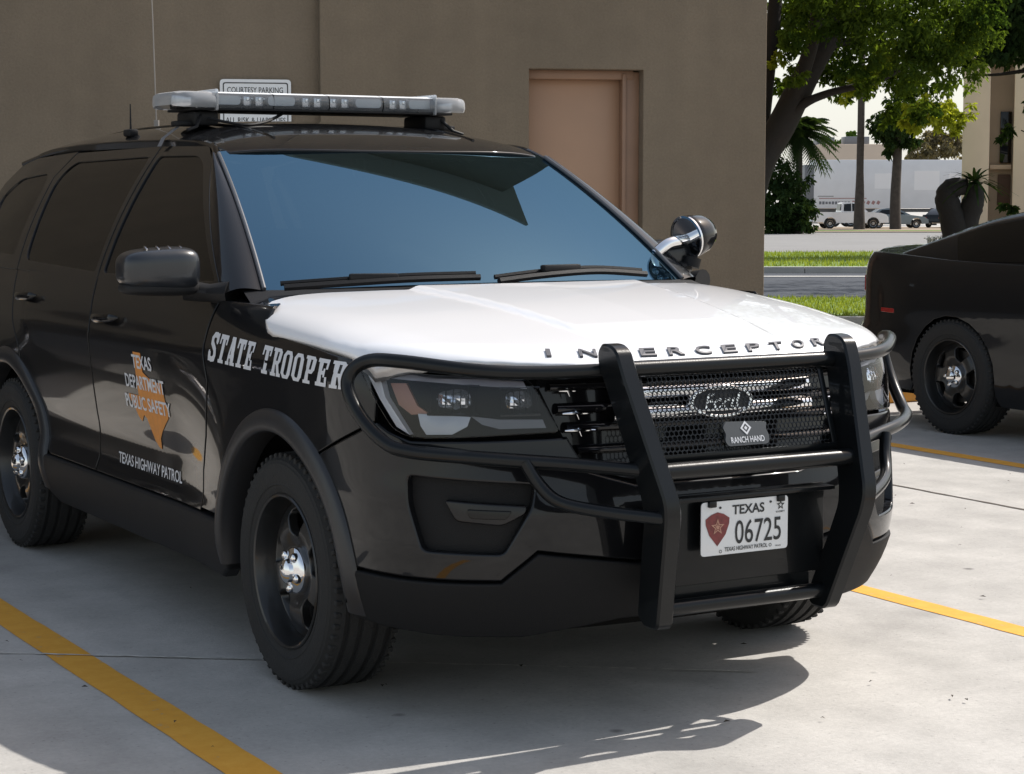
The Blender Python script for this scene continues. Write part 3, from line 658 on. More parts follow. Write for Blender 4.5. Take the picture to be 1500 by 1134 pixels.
roof = panel(MB(), rf, ROOF, .05, depth=.03, bev=.006, edge=.04).build('roof', 'black', suv)
for x0 in (-.42, .42): tube(MB(), [Vector(ROOF(x0, 1.3+2.4*k/14, .001)) for k in range(15)], .006, 6).build('roof_rib', 'black', roof)
wsm = MB(); grid(wsm, WS, 24, 15, (-1, 1), (0, 1.04)); wsm.build('windscreen', 'ws', suv, 80)
grid(MB(), lambda u, v: (u*(.80-.20*v), 4.06-.16*v-.06*u*u, 1.16+.50*v), 12, 6, (-1, 1), flip=True).build('rear_window', 'tint', suv, 80)
mb = MB(); box(mb, (0, 1.75, .31), (1.3, 4.3, .06)); box(mb, (0, 2.9, .9), (1.5, .04, .9)); box(mb, (0, .55, .72), (1.5, .04, .85)); mb.build('floor_pan', 'dark', suv)
# cabin seen dimly through the glass
mb = MB(); grid(mb, lambda u, v: (u*.80, .50+.34*v-.12*(1-u*u), 1.135+.05*math.sin(v*2.2)), 14, 6, (-1, 1)); box(mb, (0, .86, 1.0), (1.5, .12, .30), .04); mb.build('dashboard', 'plastic', suv)
for x0 in (-.38, .38):
    mb = MB(); box(mb, (x0, 1.55, .72), (.52, .52, .18), .06); box(mb, (x0, 1.86, 1.06), (.50, .16, .66), .06, Matrix.Rotation(rad(-14), 3, 'X')); box(mb, (x0, 1.97, 1.46), (.28, .11, .18), .04); mb.build('seat', 'seat', suv)
mb = MB(); tube(mb, [(.38+.19*math.cos(a), 1.02+.19*math.sin(a)*.35, 1.10+.19*math.sin(a)*.93) for a in [k*math.pi/12 for k in range(24)]], .016, 8, True); box(mb, (.38, 1.0, 1.10), (.14, .05, .1), .02); mb.build('steering_wheel', 'plastic', suv)
mb = MB(); box(mb, (0, 1.17, 1.60), (.24, .03, .07), .012); tube(mb, [(0, 1.14, 1.66), (0, 1.16, 1.61)], .01, 6); mb.build('rear_view_mirror', 'plastic', suv)
# front bumper, cladding, fascia
half = [(0, .70), (.30, .70), (.44, .74), (.50, .838), (.97, .832), (1.045, .853), (1.094, .8755)]+arc(AR, 123.4, 170, 8)+[(1.17, .452), (.70, .442), (.60, .528), (.30, .482), (0, .482)]
ink = fillet([(.975, .735), (.605, .712), (.62, .65), (.695, .522), (.925, .530), (.968, .655)], .02)
bump = panel(MB(), mirror2(half), QC, .022, holes=[ink, [(-p, q) for p, q in ink]], depth=.03, bev=.008, edge=.02).build('front_bumper', 'black', suv)
halfc = [(0, .476), (.30, .476), (.60, .521), (.70, .436), (1.17, .446), (1.222, .43)]+[(1.232, .30), (1.12, .285), (.62, .262), (.3, .30), (0, .30)]
panel(MB(), mirror2(halfc), lambda p, q, o=0: QC(p, q, o+.008), .035, depth=.04, bev=.008).build('lower_cladding', 'clad', suv)
for sg in (1, -1):
    S = Q if sg > 0 else QM
    m_ = MB(); panel(m_, ink, lambda p, q, o=0: S(p, q, o-.03), .03, depth=0, bev=0)
    ins = m_.build('bumper_insert', 'clad', bump)
    fg = fillet([(.865, .672), (.625, .655), (.632, .632), (.70, .600), (.83, .612)], .015)
    panel(MB(), fg, lambda p, q, o=0: S(p, q, o-.012), .03, depth=.03, bev=.006).build('fog_surround', 'gloss', bump)
    m_ = MB(); c = Vector(S(.735, .633, -.004)); nn = snorm(S, .735, .633)
    panel(m_, fillet([(.80, .648), (.67, .642), (.69, .618), (.79, .622)], .01), lambda p, q, o=0: S(p, q, o-.006), .03, depth=.01, bev=.003); m_.build('fog_lamp', 'tint', bump)
fas = mirror2([(0, 1.012), (.55, 1.008), (.583, .99), (.512, .852), (.452, .75), (.30, .71), (0, .71)])
fas = panel(MB(), fas, lambda p, q, o=0: QC(p, q, o-.03), .04, depth=0, bev=0).build('grille', 'gloss', suv)
for z0, hw, h_ in ((.975, .545, .020), (.915, .525, .030), (.862, .50, .030), (.80, .47, .026)):
    m_ = MB(); grid(m_, lambda s, t, z0=z0, h_=h_: QC(s, z0+h_*math.cos(t)*.5, -.022+.022*math.sin(t)), 40, 8, (-hw, hw), (-.4, math.pi+.4), flip=False); m_.build('grille_bar', 'gloss', fas)
for s0, z0 in ((.475, .902), (.47, .855), (-.475, .902), (-.47, .855), (.50, .965)):
    m_ = MB(); a = .055 if z0 < .95 else .03
    tube(m_, [QC(s0-a, z0, .004), QC(s0, z0+.002, .005), QC(s0+a*.7, z0+.001, .003)], [.002, .0045, .002], 6); tube(m_, [QC(s0-.004, z0+.008, .004), QC(s0-.012, z0-.016, .004)], [.0035, .0015], 6); m_.build('grille_accent', 'chrome', fas)
for z0 in (.955, .895):                           # bright bars behind the mesh
    m_ = MB(); grid(m_, lambda s, t: QC(s, z0+.023*math.cos(t), .0+.024*math.sin(t)), 30, 6, (-.36, .36), (0, math.pi)); m_.build('chrome_bar', 'chrome', fas)
# oval emblem on the grille
em = MB(); EO = lambda a, b, o=0.0: QC(-a, .918+b, o+.026)
ov = [(.115*math.cos(k*math.pi/24), .047*math.sin(k*math.pi/24)) for k in range(48)]; ovi = [(x*.86, y*.80) for x, y in ov]
panel(em, ov, EO, .03, holes=[ovi], depth=.012, bev=.003); emb = em.build('emblem', 'chrome', suv)
em = MB(); panel(em, ovi, lambda a, b, o=0: EO(a, b, o-.003), .03, depth=0, bev=0); em.build('emblem_field', 'ink', emb)
em = MB(); text_fit(em, 'Ford', EO, -.066, .066, -.022, .046, .012, .35); em.build('emblem_script', 'chrome', emb, 0)
# headlights
HLo = fillet([(1.181, 1.024), (.989, 1.018), (.77, 1.009), (.611, .999), (.583, .963), (.518, .851), (.686, .846), (.887, .838), (.971, .839), (1.031, .859), (1.106, .938)], [.02, 0, 0, .015, .03, .02, 0, 0, .04, .04, 0])
for sg in (1, -1):
    S = Q if sg > 0 else QM
    m_ = MB(); L = dens(HLo, .02); n = len(L)
    m_.add([S(p, q, -.004) for p, q in L]+[S(p*.985+.012, q*.985+.013, -.075) for p, q in L], [((i, (i+1) % n, (i+1) % n+n, i+n) if sg < 0 else (i, i+n, (i+1) % n+n, (i+1) % n)) for i in range(n)])
    hl = m_.build('headlight', 'gloss', suv)
    panel(MB(), HLo, lambda p, q, o=0: S(p, q, o-.07), .04, depth=0, bev=0).build('housing', 'hous' if 'hous' in M else 'gloss', hl)
    panel(MB(), HLo, lambda p, q, o=0: S(p, q, o+.002), .03, depth=.02, bev=.005).build('lens', 'lens', hl)
    prism(MB(), [(1.168, 1.018), (1.115, 1.014), (1.075, .945), (.998, .868), (.978, .846), (1.026, .866), (1.096, .940)], lambda p, q, o=0: S(p, q, o-.012), .02, step=.03).build('light_guide', 'drl', hl)
    prism(MB(), [(1.11, 1.013), (.99, 1.011), (.77, 1.002), (.625, .992), (.615, .972), (.77, .983), (.985, .995), (1.10, .998)], lambda p, q, o=0: S(p, q, o-.014), .04, step=.03).build('top_bezel', 'lav', hl)
    prism(MB(), [(1.075, .983), (1.015, .985), (.965, .925), (.925, .905), (.985, .90), (1.035, .925)], lambda p, q, o=0: S(p, q, o-.028), .02, step=.03).build('amber_reflector', 'amber', hl)
    for s0, s1, z0, z1 in ((.925, .765, .905, .983), (.70, .575, .902, .975)):
        m_ = MB(); RR = random.Random(4); grid(m_, lambda u, v: S(s0+(s1-s0)*u, z0+(z1-z0)*v, -.052+.034*math.sin(math.pi*u)*math.sin(math.pi*v)+RR.uniform(-.0022, .0022)), 11, 9, flip=(sg > 0)); m_.build('reflector', 'rchrome', hl, 0)
        m_ = MB()
        for k in range(7):
            s_ = s0+(s1-s0)*(.06+.88*k/6); tube(m_, [S(s_, z0+.004, -.020), S(s_, (z0+z1)/2, -.016), S(s_, z1-.004, -.020)], .0016, 6)
        for q in (z0, z1): tube(m_, [S(s0+(s1-s0)*k/6, q, -.018) for k in range(7)], .0045, 6)
        m_.build('reflector_fins', 'gloss', hl)
    prism(MB(), [(.955, .905), (.79, .898), (.80, .872), (.845, .850), (.925, .848), (.945, .872)], lambda p, q, o=0: S(p, q, o-.016), .04, step=.03).build('turn_lamp', 'turn' if 'turn' in M else 'lav', hl)
    prism(MB(), [(.79, .898), (.755, .875), (.70, .862), (.555, .862), (.565, .885), (.70, .888)], lambda p, q, o=0: S(p, q, o-.03), .03, step=.03).build('lower_bezel', 'tgrey', hl)
# wheels
def HW(r): return HWp(r)
HWp = Pch([(0, .058), (.07, .060), (.10, .072), (.125, .080), (.16, .076), (.19, .060), (.215, .046)])
def WD(p, q, out=0.0): return (-(HWp(math.hypot(p, q))+out), p, q)
def make_wheel(parent, loc, rz):
    m_ = MB(); holes = []
    for k in range(5):
        a = rad(90+72*k); pts = [(.112, -.22), (.185, -.36), (.196, 0), (.185, .36), (.112, .22), (.104, 0)]
        holes.append(fillet([(r*math.cos(a+t), r*math.sin(a+t)) for r, t in pts], .018))
    panel(m_, [(.214*math.cos(k*math.pi/32), .214*math.sin(k*math.pi/32)) for k in range(64)], WD, .02, holes=holes, depth=.03, bev=.006, edge=.012)
    b = MB(); lathe(b, [(.238, -.104), (.240, -.112), (.236, -.116), (.229, -.113), (.224, -.100), (.219, -.075), (.212, -.052), (.200, -.02), (.195, .09)], 56)
    wh = MB(); wh.v = m_.v; wh.f = m_.f; wh.n = m_.n
    o = wh.build('wheel', 'rim', parent, loc=loc); o.rotation_euler = (0, 0, rz)
    b.build('rim', 'rim', o, 40)
    t = [(.234, .11), (.25, .118), (.29, .124), (.325, .122), (.35, .106), (.360, .09)]
    tr = []
    for h in (.07, .025, -.025, -.07): tr += [(.3645, h+.014), (.355, h+.010), (.355, h-.002), (.3645, h-.006)]
    s_ = MB(); lathe(s_, t+tr+[(.360, -.09), (.352, -.104), (.344, -.112), (.341, -.1165), (.334, -.1185), (.331, -.1215), (.31, -.1245), (.288, -.1235), (.270, -.119), (.266, -.1205), (.262, -.1165), (.245, -.112), (.236, -.106)], 72)
    lugs = MB()
    for k in range(60):                           # shoulder blocks
        a = 2*math.pi*k/60
        for h in (-.098, .098): box(lugs, (h, .352*math.cos(a), .352*math.sin(a)), (.022, .022, .016), .003, Matrix.Rotation(a, 3, 'X'), 1)
    s_.add(lugs.v, lugs.f); s_.build('tyre', 'rubber', o, 30)
    c = MB(); lathe(c, [(.074, -.055), (.075, -.078), (.071, -.086), (.062, -.092), (.040, -.100), (.036, -.112), (.026, -.120), (.012, -.124), (.0, -.1245)], 40)
    for k in range(5):
        a = rad(54+72*k); g = MB(); lathe(g, [(.0155, .012), (.0155, -.010), (.012, -.016), (.006, -.019), (0, -.0195)], 14); c.add([(v[0]-.088, v[1]+.054*math.cos(a), v[2]+.054*math.sin(a)) for v in g.v], g.f)
    c.build('hubcap', 'chrome', o, 30)
    d = MB(); lathe(d, [(.06, -.02), (.165, -.02), (.165, 0), (.06, 0)], 36); box(d, (-.02, .12, .05), (.06, .06, .13), .01); d.build('brake_disc', 'disc' if 'disc' in M else 'rim', o)
    return o
w0 = make_wheel(suv, (-.852, 0, .362), 0)
for x, y, rz in ((-.852, 2.865, 0), (.852, 0, math.pi), (.852, 2.865, math.pi)):
    c = w0.copy(); COL.objects.link(c); c.location = (x, y, .362); c.rotation_euler = (rad(37)*(1 if y else 2), 0, rz) if rz == 0 else (0, 0, rz)
    for ch in w0.children: g = ch.copy(); COL.objects.link(g); g.parent = c
# door mirrors
def rbox(c, s, e=.6, taper=0.0, n=24, m=14):      # superellipsoid
    mb = MB(); pw = lambda v, k: math.copysign(abs(v)**k, v)
    def f(u, v):
        cu, su, cv, sv = math.cos(u), math.sin(u), math.cos(v), math.sin(v)
        x, y, z = pw(cv, e)*pw(cu, e), pw(cv, e)*pw(su, e), pw(sv, e); k = 1-taper*x
        return (c[0]+x*s[0], c[1]+y*s[1]*k, c[2]+z*s[2]*k)
    grid(mb, f, n*2, m*2, (-math.pi, math.pi), (-math.pi/2, math.pi/2)); return mb
for sg in (1, -1):
    def mfold(o):
        if sg < 0:                                  # the driver's mirror is folded back along its door
            o.location = Vector((.955, .60, 0))-Matrix.Rotation(rad(68), 3, 'Z')@Vector((.955, .60, 0)); o.rotation_euler = (0, 0, rad(68))
        return o
    mi = mfold(rbox((-sg*1.115, .66, 1.266), (.13, .095, .070), .55, .12*-sg).build('door_mirror', 'mirr', suv, 60))
    rbox((-sg*1.11, .667, 1.205), (.127, .088, .026), .6, .1*-sg).build('mirror_base', 'plastic', mi, 60)
    m_ = MB(); tube(m_, [(-sg*1.02, .66, 1.195), (-sg*.95, .62, 1.185), (-sg*.895, .56, 1.185)], [.035, .03, .045], 12, flat=1.3); m_.build('mirror_arm', 'plastic', mi)
    m_ = MB(); box(m_, (-sg*1.105, .752, 1.268), (.18, .008, .095), .003); m_.build('mirror_glass', 'chrome', mi)
    for k in range(4): m_ = MB(); box(m_, (-sg*(1.05+.04*k), .615, 1.328), (.006, .03, .022), .002, Matrix.Rotation(rad(20), 3, 'X')); m_.build('mirror_slit_glint', 'dchrome', mi)  # metal slivers stand in for white highlights on the cap slits
# wipers
for pts, hold in ((((-.80, .385, 1.222), (-.6, .315, 1.235), (-.4, .262, 1.245), (-.17, .225, 1.248)), (-.52, .285, 1.236)), (((-.12, .185, 1.236), (.08, .20, 1.252), (.3, .235, 1.258), (.52, .27, 1.243)), (.14, .20, 1.256))):
    m_ = MB(); tube(m_, crp(pts, 6), .009, 6, flat=.7); tube(m_, crp([(p[0], p[1]-.03, p[2]-.012) for p in pts], 6), [.012]*19, 6); wp = m_.build('wiper', 'plastic', suv)
    m_ = MB(); box(m_, (hold[0], hold[1]-.01, hold[2]+.006), (.16, .03, .022), .006, Matrix.Rotation(rad(8 if hold[0] > 0 else -16), 3, 'Z')); m_.build('wiper_holder', 'plastic', wp)
# spotlight on the driver pillar
ax = Vector((-.93, -.14, -.20)).normalized(); e1 = ax.cross(Vector((0, 0, 1))).normalized(); e2 = e1.cross(ax); SC = Vector((.985, .62, 1.352))
def spot(prof, nm, m, par, seg=36):
    g = MB(); lathe(g, prof, seg, 'z'); o = MB(); o.add([SC+e1*v[0]+e2*v[1]+ax*v[2] for v in g.v], g.f); return o.build(nm, m, par, 40)
sp = spot([(.0, -.095), (.03, -.092), (.055, -.075), (.073, -.04), (.08, .0), (.083, .02), (.080, .026)], 'spotlight', 'black', suv)
spot([(.080, .022), (.084, .026), (.084, .034), (.076, .036)], 'spot_rim', 'chrome', sp)
spot([(.078, .02), (.06, -.01), (.02, -.03), (0, -.03)], 'spot_reflector', 'spotr', sp)
spot([(.076, .032), (.04, .034), (0, .035)], 'spot_lens', 'lens', sp)
g = MB()
for k in range(8):
    a = k*math.pi/4; c = SC+e1*.048*math.cos(a)+e2*.048*math.sin(a)+ax*.012
    b = MB(); lathe(b, [(.0, -.012), (.012, -.006), (.017, .012)], 12, 'z'); g.add([c+e1*v[0]+e2*v[1]+ax*v[2] for v in b.v], b.f)
g.build('spot_led', 'chrome', sp)
g = MB(); tube(g, crp([(.80, .60, 1.285), (.86, .60, 1.325), (.93, .61, 1.335), (.97, .62, 1.34)], 5), [.022]*16, 12); g.build('spot_arm', 'chrome', sp)
g = MB(); tube(g, [(.985, .62, 1.27), (.975, .62, 1.235)], .035, 14); tube(g, [(.985, .62, 1.30), (.985, .62, 1.26)], .02, 12); tube(g, [(.97, .62, 1.24), (.86, .60, 1.235)], .018, 10); g.build('spot_bracket', 'plastic', sp)
# roof light bar
LY, LZ = 1.88, 1.868
pr = [(-.155, -.028), (-.165, -.012), (-.163, .013), (-.152, .028), (-.11, .035), (.11, .035), (.152, .028), (.163, .013), (.165, -.012), (.155, -.028)]
bar = MB(); box(bar, (0, LY, LZ-.033), (1.12, .31, .010), .004); box(bar, (0, LY+.01, LZ-.008), (1.18, .07, .045), .004); lb = bar.build('light_bar', 'plastic', suv)
def ext(x0, x1, prof, nm, m, par, sc0=1, sc1=1):
    b = MB(); n = len(prof); b.add([(x0, LY+y*sc0, LZ+z*sc0) for y, z in prof]+[(x1, LY+y*sc1, LZ+z*sc1) for y, z in prof], [(i+1, i, i+n, i+n+1) for i in range(n-1)])
    return b.build(nm, m, par, 50)
for a, b_ in ((-.475, -.24), (-.235, -.0025), (.0025, .235), (.24, .475)):
    ext(a, b_, pr[:4], 'front_lens', 'barlens', lb); ext(a, b_, pr[3:7], 'top_lens', 'bartop', lb); ext(a, b_, pr[6:], 'rear_lens', 'barlens', lb)
for sg in (1, -1):                                 # end caps
    st = [(.475, 1.0), (.49, 1.05), (.57, 1.05), (.605, 1.0), (.625, .86), (.63, .6)]
    b = MB(); n = len(pr); b.add([(-sg*x, LY+y*k, LZ+z*(1 if k > .95 else k)) for x, k in st for y, z in pr], [((j*n+i, j*n+i+1, (j+1)*n+i+1, (j+1)*n+i) if sg > 0 else (j*n+i+1, j*n+i, (j+1)*n+i, (j+1)*n+i+1)) for j in range(len(st)-1) for i in range(n-1)]+[tuple(range((len(st)-1)*n, len(st)*n))])
    b.build('end_lens', 'endlens' if 'endlens' in M else 'barlens', lb, 40)
    b = MB(); box(b, (-sg*.475, LY, LZ+.002), (.012, .335, .084), .006); b.build('lens_seam', 'endlens' if 'endlens' in M else 'bartop', lb)
    b = MB(); box(b, (-sg*.555, LY-.06, LZ), (.10, .10, .05), .012, Matrix.Rotation(rad(sg*35), 3, 'Z')); b.build('corner_lamp', 'dchrome', lb)
def pill(cx, wd, ht, nm, m):
    b = MB(); poly = fillet([(cx-wd/2, -ht/2), (cx+wd/2, -ht/2), (cx+wd/2, ht/2), (cx-wd/2, ht/2)], ht*.49, 6)
    prism(b, poly, lambda a, c, o=0: (a, LY-.125-o, LZ+.004+c), .03); b.build(nm, m, lb)
for cx in (-.42, -.19, .19, .43): pill(cx, .115, .036, 'flasher_lamp', 'lampg' if 'lampg' in M else 'dchrome')
for cx in (-.335, -.285, -.085, -.035, .035, .085, .30, .345): 
    b = MB(); box(b, (cx, LY-.115, LZ+.002), (.036, .03, .048), .008); b.build('led_module', 'dchrome', lb)
    b = MB(); box(b, (cx, LY-.132, LZ+.010), (.014, .008, .016), .003); b.build('led', 'chrome', lb)
for sg in (1, -1):                                 # feet and hook straps
    b = MB(); box(b, (-sg*.50, LY-.02, LZ-.068), (.10, .20, .055), .012); box(b, (-sg*.55, LY-.05, LZ-.088), (.12, .07, .02), .006); tube(b, [(-sg*.52, LY-.11, LZ-.05), (-sg*.56, LY-.16, 1.765), (-sg*.60, LY-.17, 1.752)], .007, 8); b.build('bar_foot', 'plastic', lb)
    b = MB(); P = [(-sg*.56, LY-.05, LZ-.08), (-sg*.615, LY-.06, 1.752), (-sg*.655, LY-.06, 1.722), (-sg*.672, LY-.06, 1.690)]
    n = len(P); b.add([(p[0]-sg*o, p[1]+d, p[2]+o*.6) for d in (-.022, .022) for p in P for o in (.002,)], [((i, i+1, i+1+n, i+n) if sg < 0 else (i+1, i, i+n, i+n+1)) for i in range(n-1)]); b.build('hook_strap', 'strap' if 'strap' in M else 'dchrome', lb)
b = MB(); tube(b, crp([(-.50, LY-.13, 1.80), (-.40, LY-.22, 1.775), (-.30, LY-.20, 1.785), (-.2, LY-.12, 1.815), (-.17, LY-.1, 1.83)], 6), .006, 6); b.build('bar_cable', 'plastic', lb)
# antennas
b = MB(); P0 = Vector((-.36, 2.7, 1.785)); tube(b, [P0, P0+Vector((-.01, .0, .5)), P0+Vector((-.03, .01, 1.1))], [.003, .0025, .002], 6); tube(b, [P0-Vector((0, 0, .005)), P0+Vector((0, 0, .04))], .012, 10); b.build('whip_antenna', 'antm' if 'antm' in M else 'dchrome', suv)
b = MB(); P0 = Vector((-.60, 2.35, 1.745)); tube(b, [P0, P0+Vector((0, .0, .05)), P0+Vector((0, 0, .13))], [.006, .004, .0025], 6); box(b, P0+Vector((0, 0, .012)), (.04, .08, .03), .008); b.build('short_antenna', 'plastic', suv)
# grille guard
gd = MB(); UP = [(-.995, 1.10), (-1.025, 1.085), (-1.05, 1.03), (-1.185, .69), (-1.19, .655), (-1.182, .61), (-1.085, .325), (-1.07, .31)]
UB = [(-1.01, .31), (-.985, .34), (-1.05, .54), (-1.075, .62), (-1.07, .68), (-.955, .99), (-.93, 1.04), (-.93, 1.08), (-.95, 1.102)]
gr = None
for sg in (1, -1):
    poly = fillet(UP+UB, [.02]*len(UP+UB)); b = MB(); n = len(poly); t = .027; e = .006; cx = 0; XW = Pch([(.30, .298), (.62, .345), (.70, .352), (1.05, .402), (1.12, .405)])
    pv, F = cdt([inset(poly if area(poly) > 0 else poly[::-1], e)], None)
    P = poly if area(poly) > 0 else poly[::-1]; I = inset(P, e)
    for s_ in (1, -1):
        b.add([(-sg*XW(z)+s_*t, y, z) for y, z in pv], [f if s_ > 0 else f[::-1] for f in F])
    b.add([(-sg*XW(p[1])-t, *p) for p in I]+[(-sg*XW(p[1])-t+e, *p) for p in P]+[(-sg*XW(p[1])+t-e, *p) for p in P]+[(-sg*XW(p[1])+t, *p) for p in I], [(r*n+i, (r+1)*n+i, (r+1)*n+(i+1) % n, r*n+(i+1) % n)[::-1] for r in range(3) for i in range(n)])
    o = b.build('grille_guard' if gr is None else 'upright', 'satin', suv if gr is None else gr, 40)
    if gr is None: gr = o
def bar_(pts, r, nm='guard_bar', m='satin', closed=False): b = MB(); tube(b, pts, r, 14, closed); return b.build(nm, m, gr)
bar_([(-.40, -.975, 1.029), (.40, -.975, 1.029)], .023)
bar_([(-.36, -1.11, .757), (.36, -1.11, .757)], .024)
bar_([(-.31, -1.045, .362), (.31, -1.045, .362)], .022)
LP = [(.34, 1.026), (.574, 1.022), (.765, 1.030), (.98, 1.052), (1.085, 1.050), (1.135, 1.020), (1.138, .970), (1.085, .895), (1.005, .832), (.933, .811), (.765, .797), (.537, .776), (.34, .758)]
L2 = [(.645, .785), (.612, .725), (.565, .678), (.47, .656), (.33, .638)]
for sg in (1, -1):
    S = Q if sg > 0 else QM
    bar_(crp([S(p, q, (.068 if sg > 0 else .052)+(.02 if p < .4 else 0)+.03*(p < .4)*(q < .8)+(.05*max(0, .6-p)/.26 if q < .8 else 0)) for p, q in LP], 6), .0195, 'headlight_hoop')
    bar_(crp([S(p, q, .075+.15*max(0, .62-p)/.29) for p, q in L2], 5), .018, 'lower_hoop')
# punched mesh between the uprights
def ME(a, b, o=0.0): return (a, -1.065+(b-.755)*.36-o, b)
mm = MB(); pt = .0155; rows = 17
for j in range(rows):
    zc = .795+j*pt*.866
    for i in range(-19, 20):
        xc = (i+(.5 if j % 2 else 0))*pt
        if abs(xc) > .315: continue
        o6 = [(xc+pt*.578*math.cos(rad(30+60*k)), zc+pt*.578*math.sin(rad(30+60*k))) for k in range(6)]; i6 = [(xc+pt*.475*math.cos(rad(30+60*k)), zc+pt*.475*math.sin(rad(30+60*k))) for k in range(6)]
        mm.add([ME(*p) for p in o6]+[ME(*p) for p in i6]+[ME(p[0], p[1], -.003) for p in i6], [(k, (k+1) % 6, 6+(k+1) % 6, 6+k) for k in range(6)]+[(6+k, 6+(k+1) % 6, 12+(k+1) % 6, 12+k) for k in range(6)])
mesh_ = mm.build('guard_mesh', 'satin', gr, 0)
b = MB()
for z0 in (.783, 1.02): box(b, (0, ME(0, z0)[1], z0), (.66, .006, .022), .002)
for x0 in (-.325, .325): box(b, (x0, ME(0, .90)[1], .90), (.02, .006, .25), .002, Matrix.Rotation(rad(-19.8), 3, 'X'))
b.build('mesh_frame', 'satin', gr)
bd = fillet([(-.070, -.032), (.070, -.032), (.078, -.012), (.070, .010), (.078, .028), (-.064, .034), (-.078, .020), (-.070, 0), (-.078, -.016)], .008)
BS = lambda a, c, o=0.0: ME(a-.005, .838+c, o+.014)
b = MB(); prism(b, bd, BS, .008); bdo = b.build('maker_badge', 'badge' if 'badge' in M else 'satin', suv)
b = MB(); text_fit(b, 'RANCH HAND', BS, -.058, .058, -.024, .016, .015); dm = lambda r, k=1: [(r*math.cos(rad(90*i)), .015+r*k*math.sin(rad(90*i))) for i in range(4)]
ring(b, dm(.019), dm(.012), BS, .0015); flatmesh(b, [dm(.006)], BS, .0015); b.build('badge_lettering', 'wtxt', bdo, 0)
b = MB(); box(b, (0, -1.02, .545), (.62, .012, .26), .004); box(b, (0, -1.045, .665), (.62, .06, .012), .003); b.build('centre_plate', 'satin', gr)
b = MB(); box(b, (0, -.985, .375), (.56, .03, .10), .008); b.build('skid_channel', 'satin', gr)
# licence plate
PX, PY, PZ = -.02, -1.068, .578
PS = lambda a, c, o=0.0: (PX+a, PY-o, PZ+c)
b = MB(); prism(b, fillet([(-.1525, -.076), (.1525, -.076), (.1525, .076), (-.1525, .076)], .012), PS, .003); pl = b.build('licence_plate', 'platew', suv)
b = MB(); box(b, (PX, PY+.022, PZ), (.26, .036, .12), .004); b.build('plate_bracket', 'satin', pl)
for tx_, x0_, x1_, z_, h_, bo in (('TEXAS', -.046, .066, .036, .026, .022), ('06725', -.036, .126, -.048, .066, .004), ('TEXAS HIGHWAY PATROL', -.072, .078, -.067, .0115, .012), ('EXEMPT', .108, .140, .029, .005, .01), ('TEXAS', .105, .126, -.068, .004, .01)):
    b = MB(); text_fit(b, tx_, PS, x0_, x1_, z_, h_, bo); b.build('plate_lettering', 'ink', pl, 0)
b = MB()
star = lambda cx, cy, r, k=.42: [(cx+(r if i % 2 == 0 else r*k)*math.cos(rad(90+36*i)), cy+(r if i % 2 == 0 else r*k)*math.sin(rad(90+36*i))) for i in range(10)]
ring(b, star(.124, .050, .0155), star(.124, .050, .0085, .36), PS, .0015)
for cx, cy in ((-.086, -.066), (.088, -.062)): ring(b, [(cx+.005*math.cos(k*math.pi/6), cy+.005*math.sin(k*math.pi/6)) for k in range(12)], [(cx+.0035*math.cos(k*math.pi/6), cy+.0035*math.sin(k*math.pi/6)) for k in range(12)], PS, .0015)
for cx, cy in ((-.088, .058), (.088, .062)): flatmesh(b, [[(cx+.0045*math.cos(k*math.pi/6), cy+.0035*math.sin(k*math.pi/6)) for k in range(12)]], PS, .0015)
b.build('plate_mark', 'ink', pl, 0)
b = MB(); shp = [(-.097, -.050), (-.125, -.018), (-.137, .012), (-.138, .028), (-.118, .040), (-.097, .046), (-.076, .040), (-.056, .028), (-.057, .012), (-.069, -.018)]
prism(b, shp[::-1], lambda a, c, o=0: PS(a, c, o+.0015), .001); b.build('plate_shield', 'maroon', pl)
b = MB(); ring(b, star(-.097, .004, .024), star(-.097, .004, .016, .40), PS, .0025); flatmesh(b, [star(-.097, .004, .010)], PS, .0026); b.build('shield_star', 'shst' if 'shst' in M else 'wtxt', pl, 0)
for cx in (-.118, .122): b = MB(); box(b, (PX+cx, PY-.004, PZ+.070), (.026, .012, .018), .003); b.build('plate_clip', 'satin', pl)
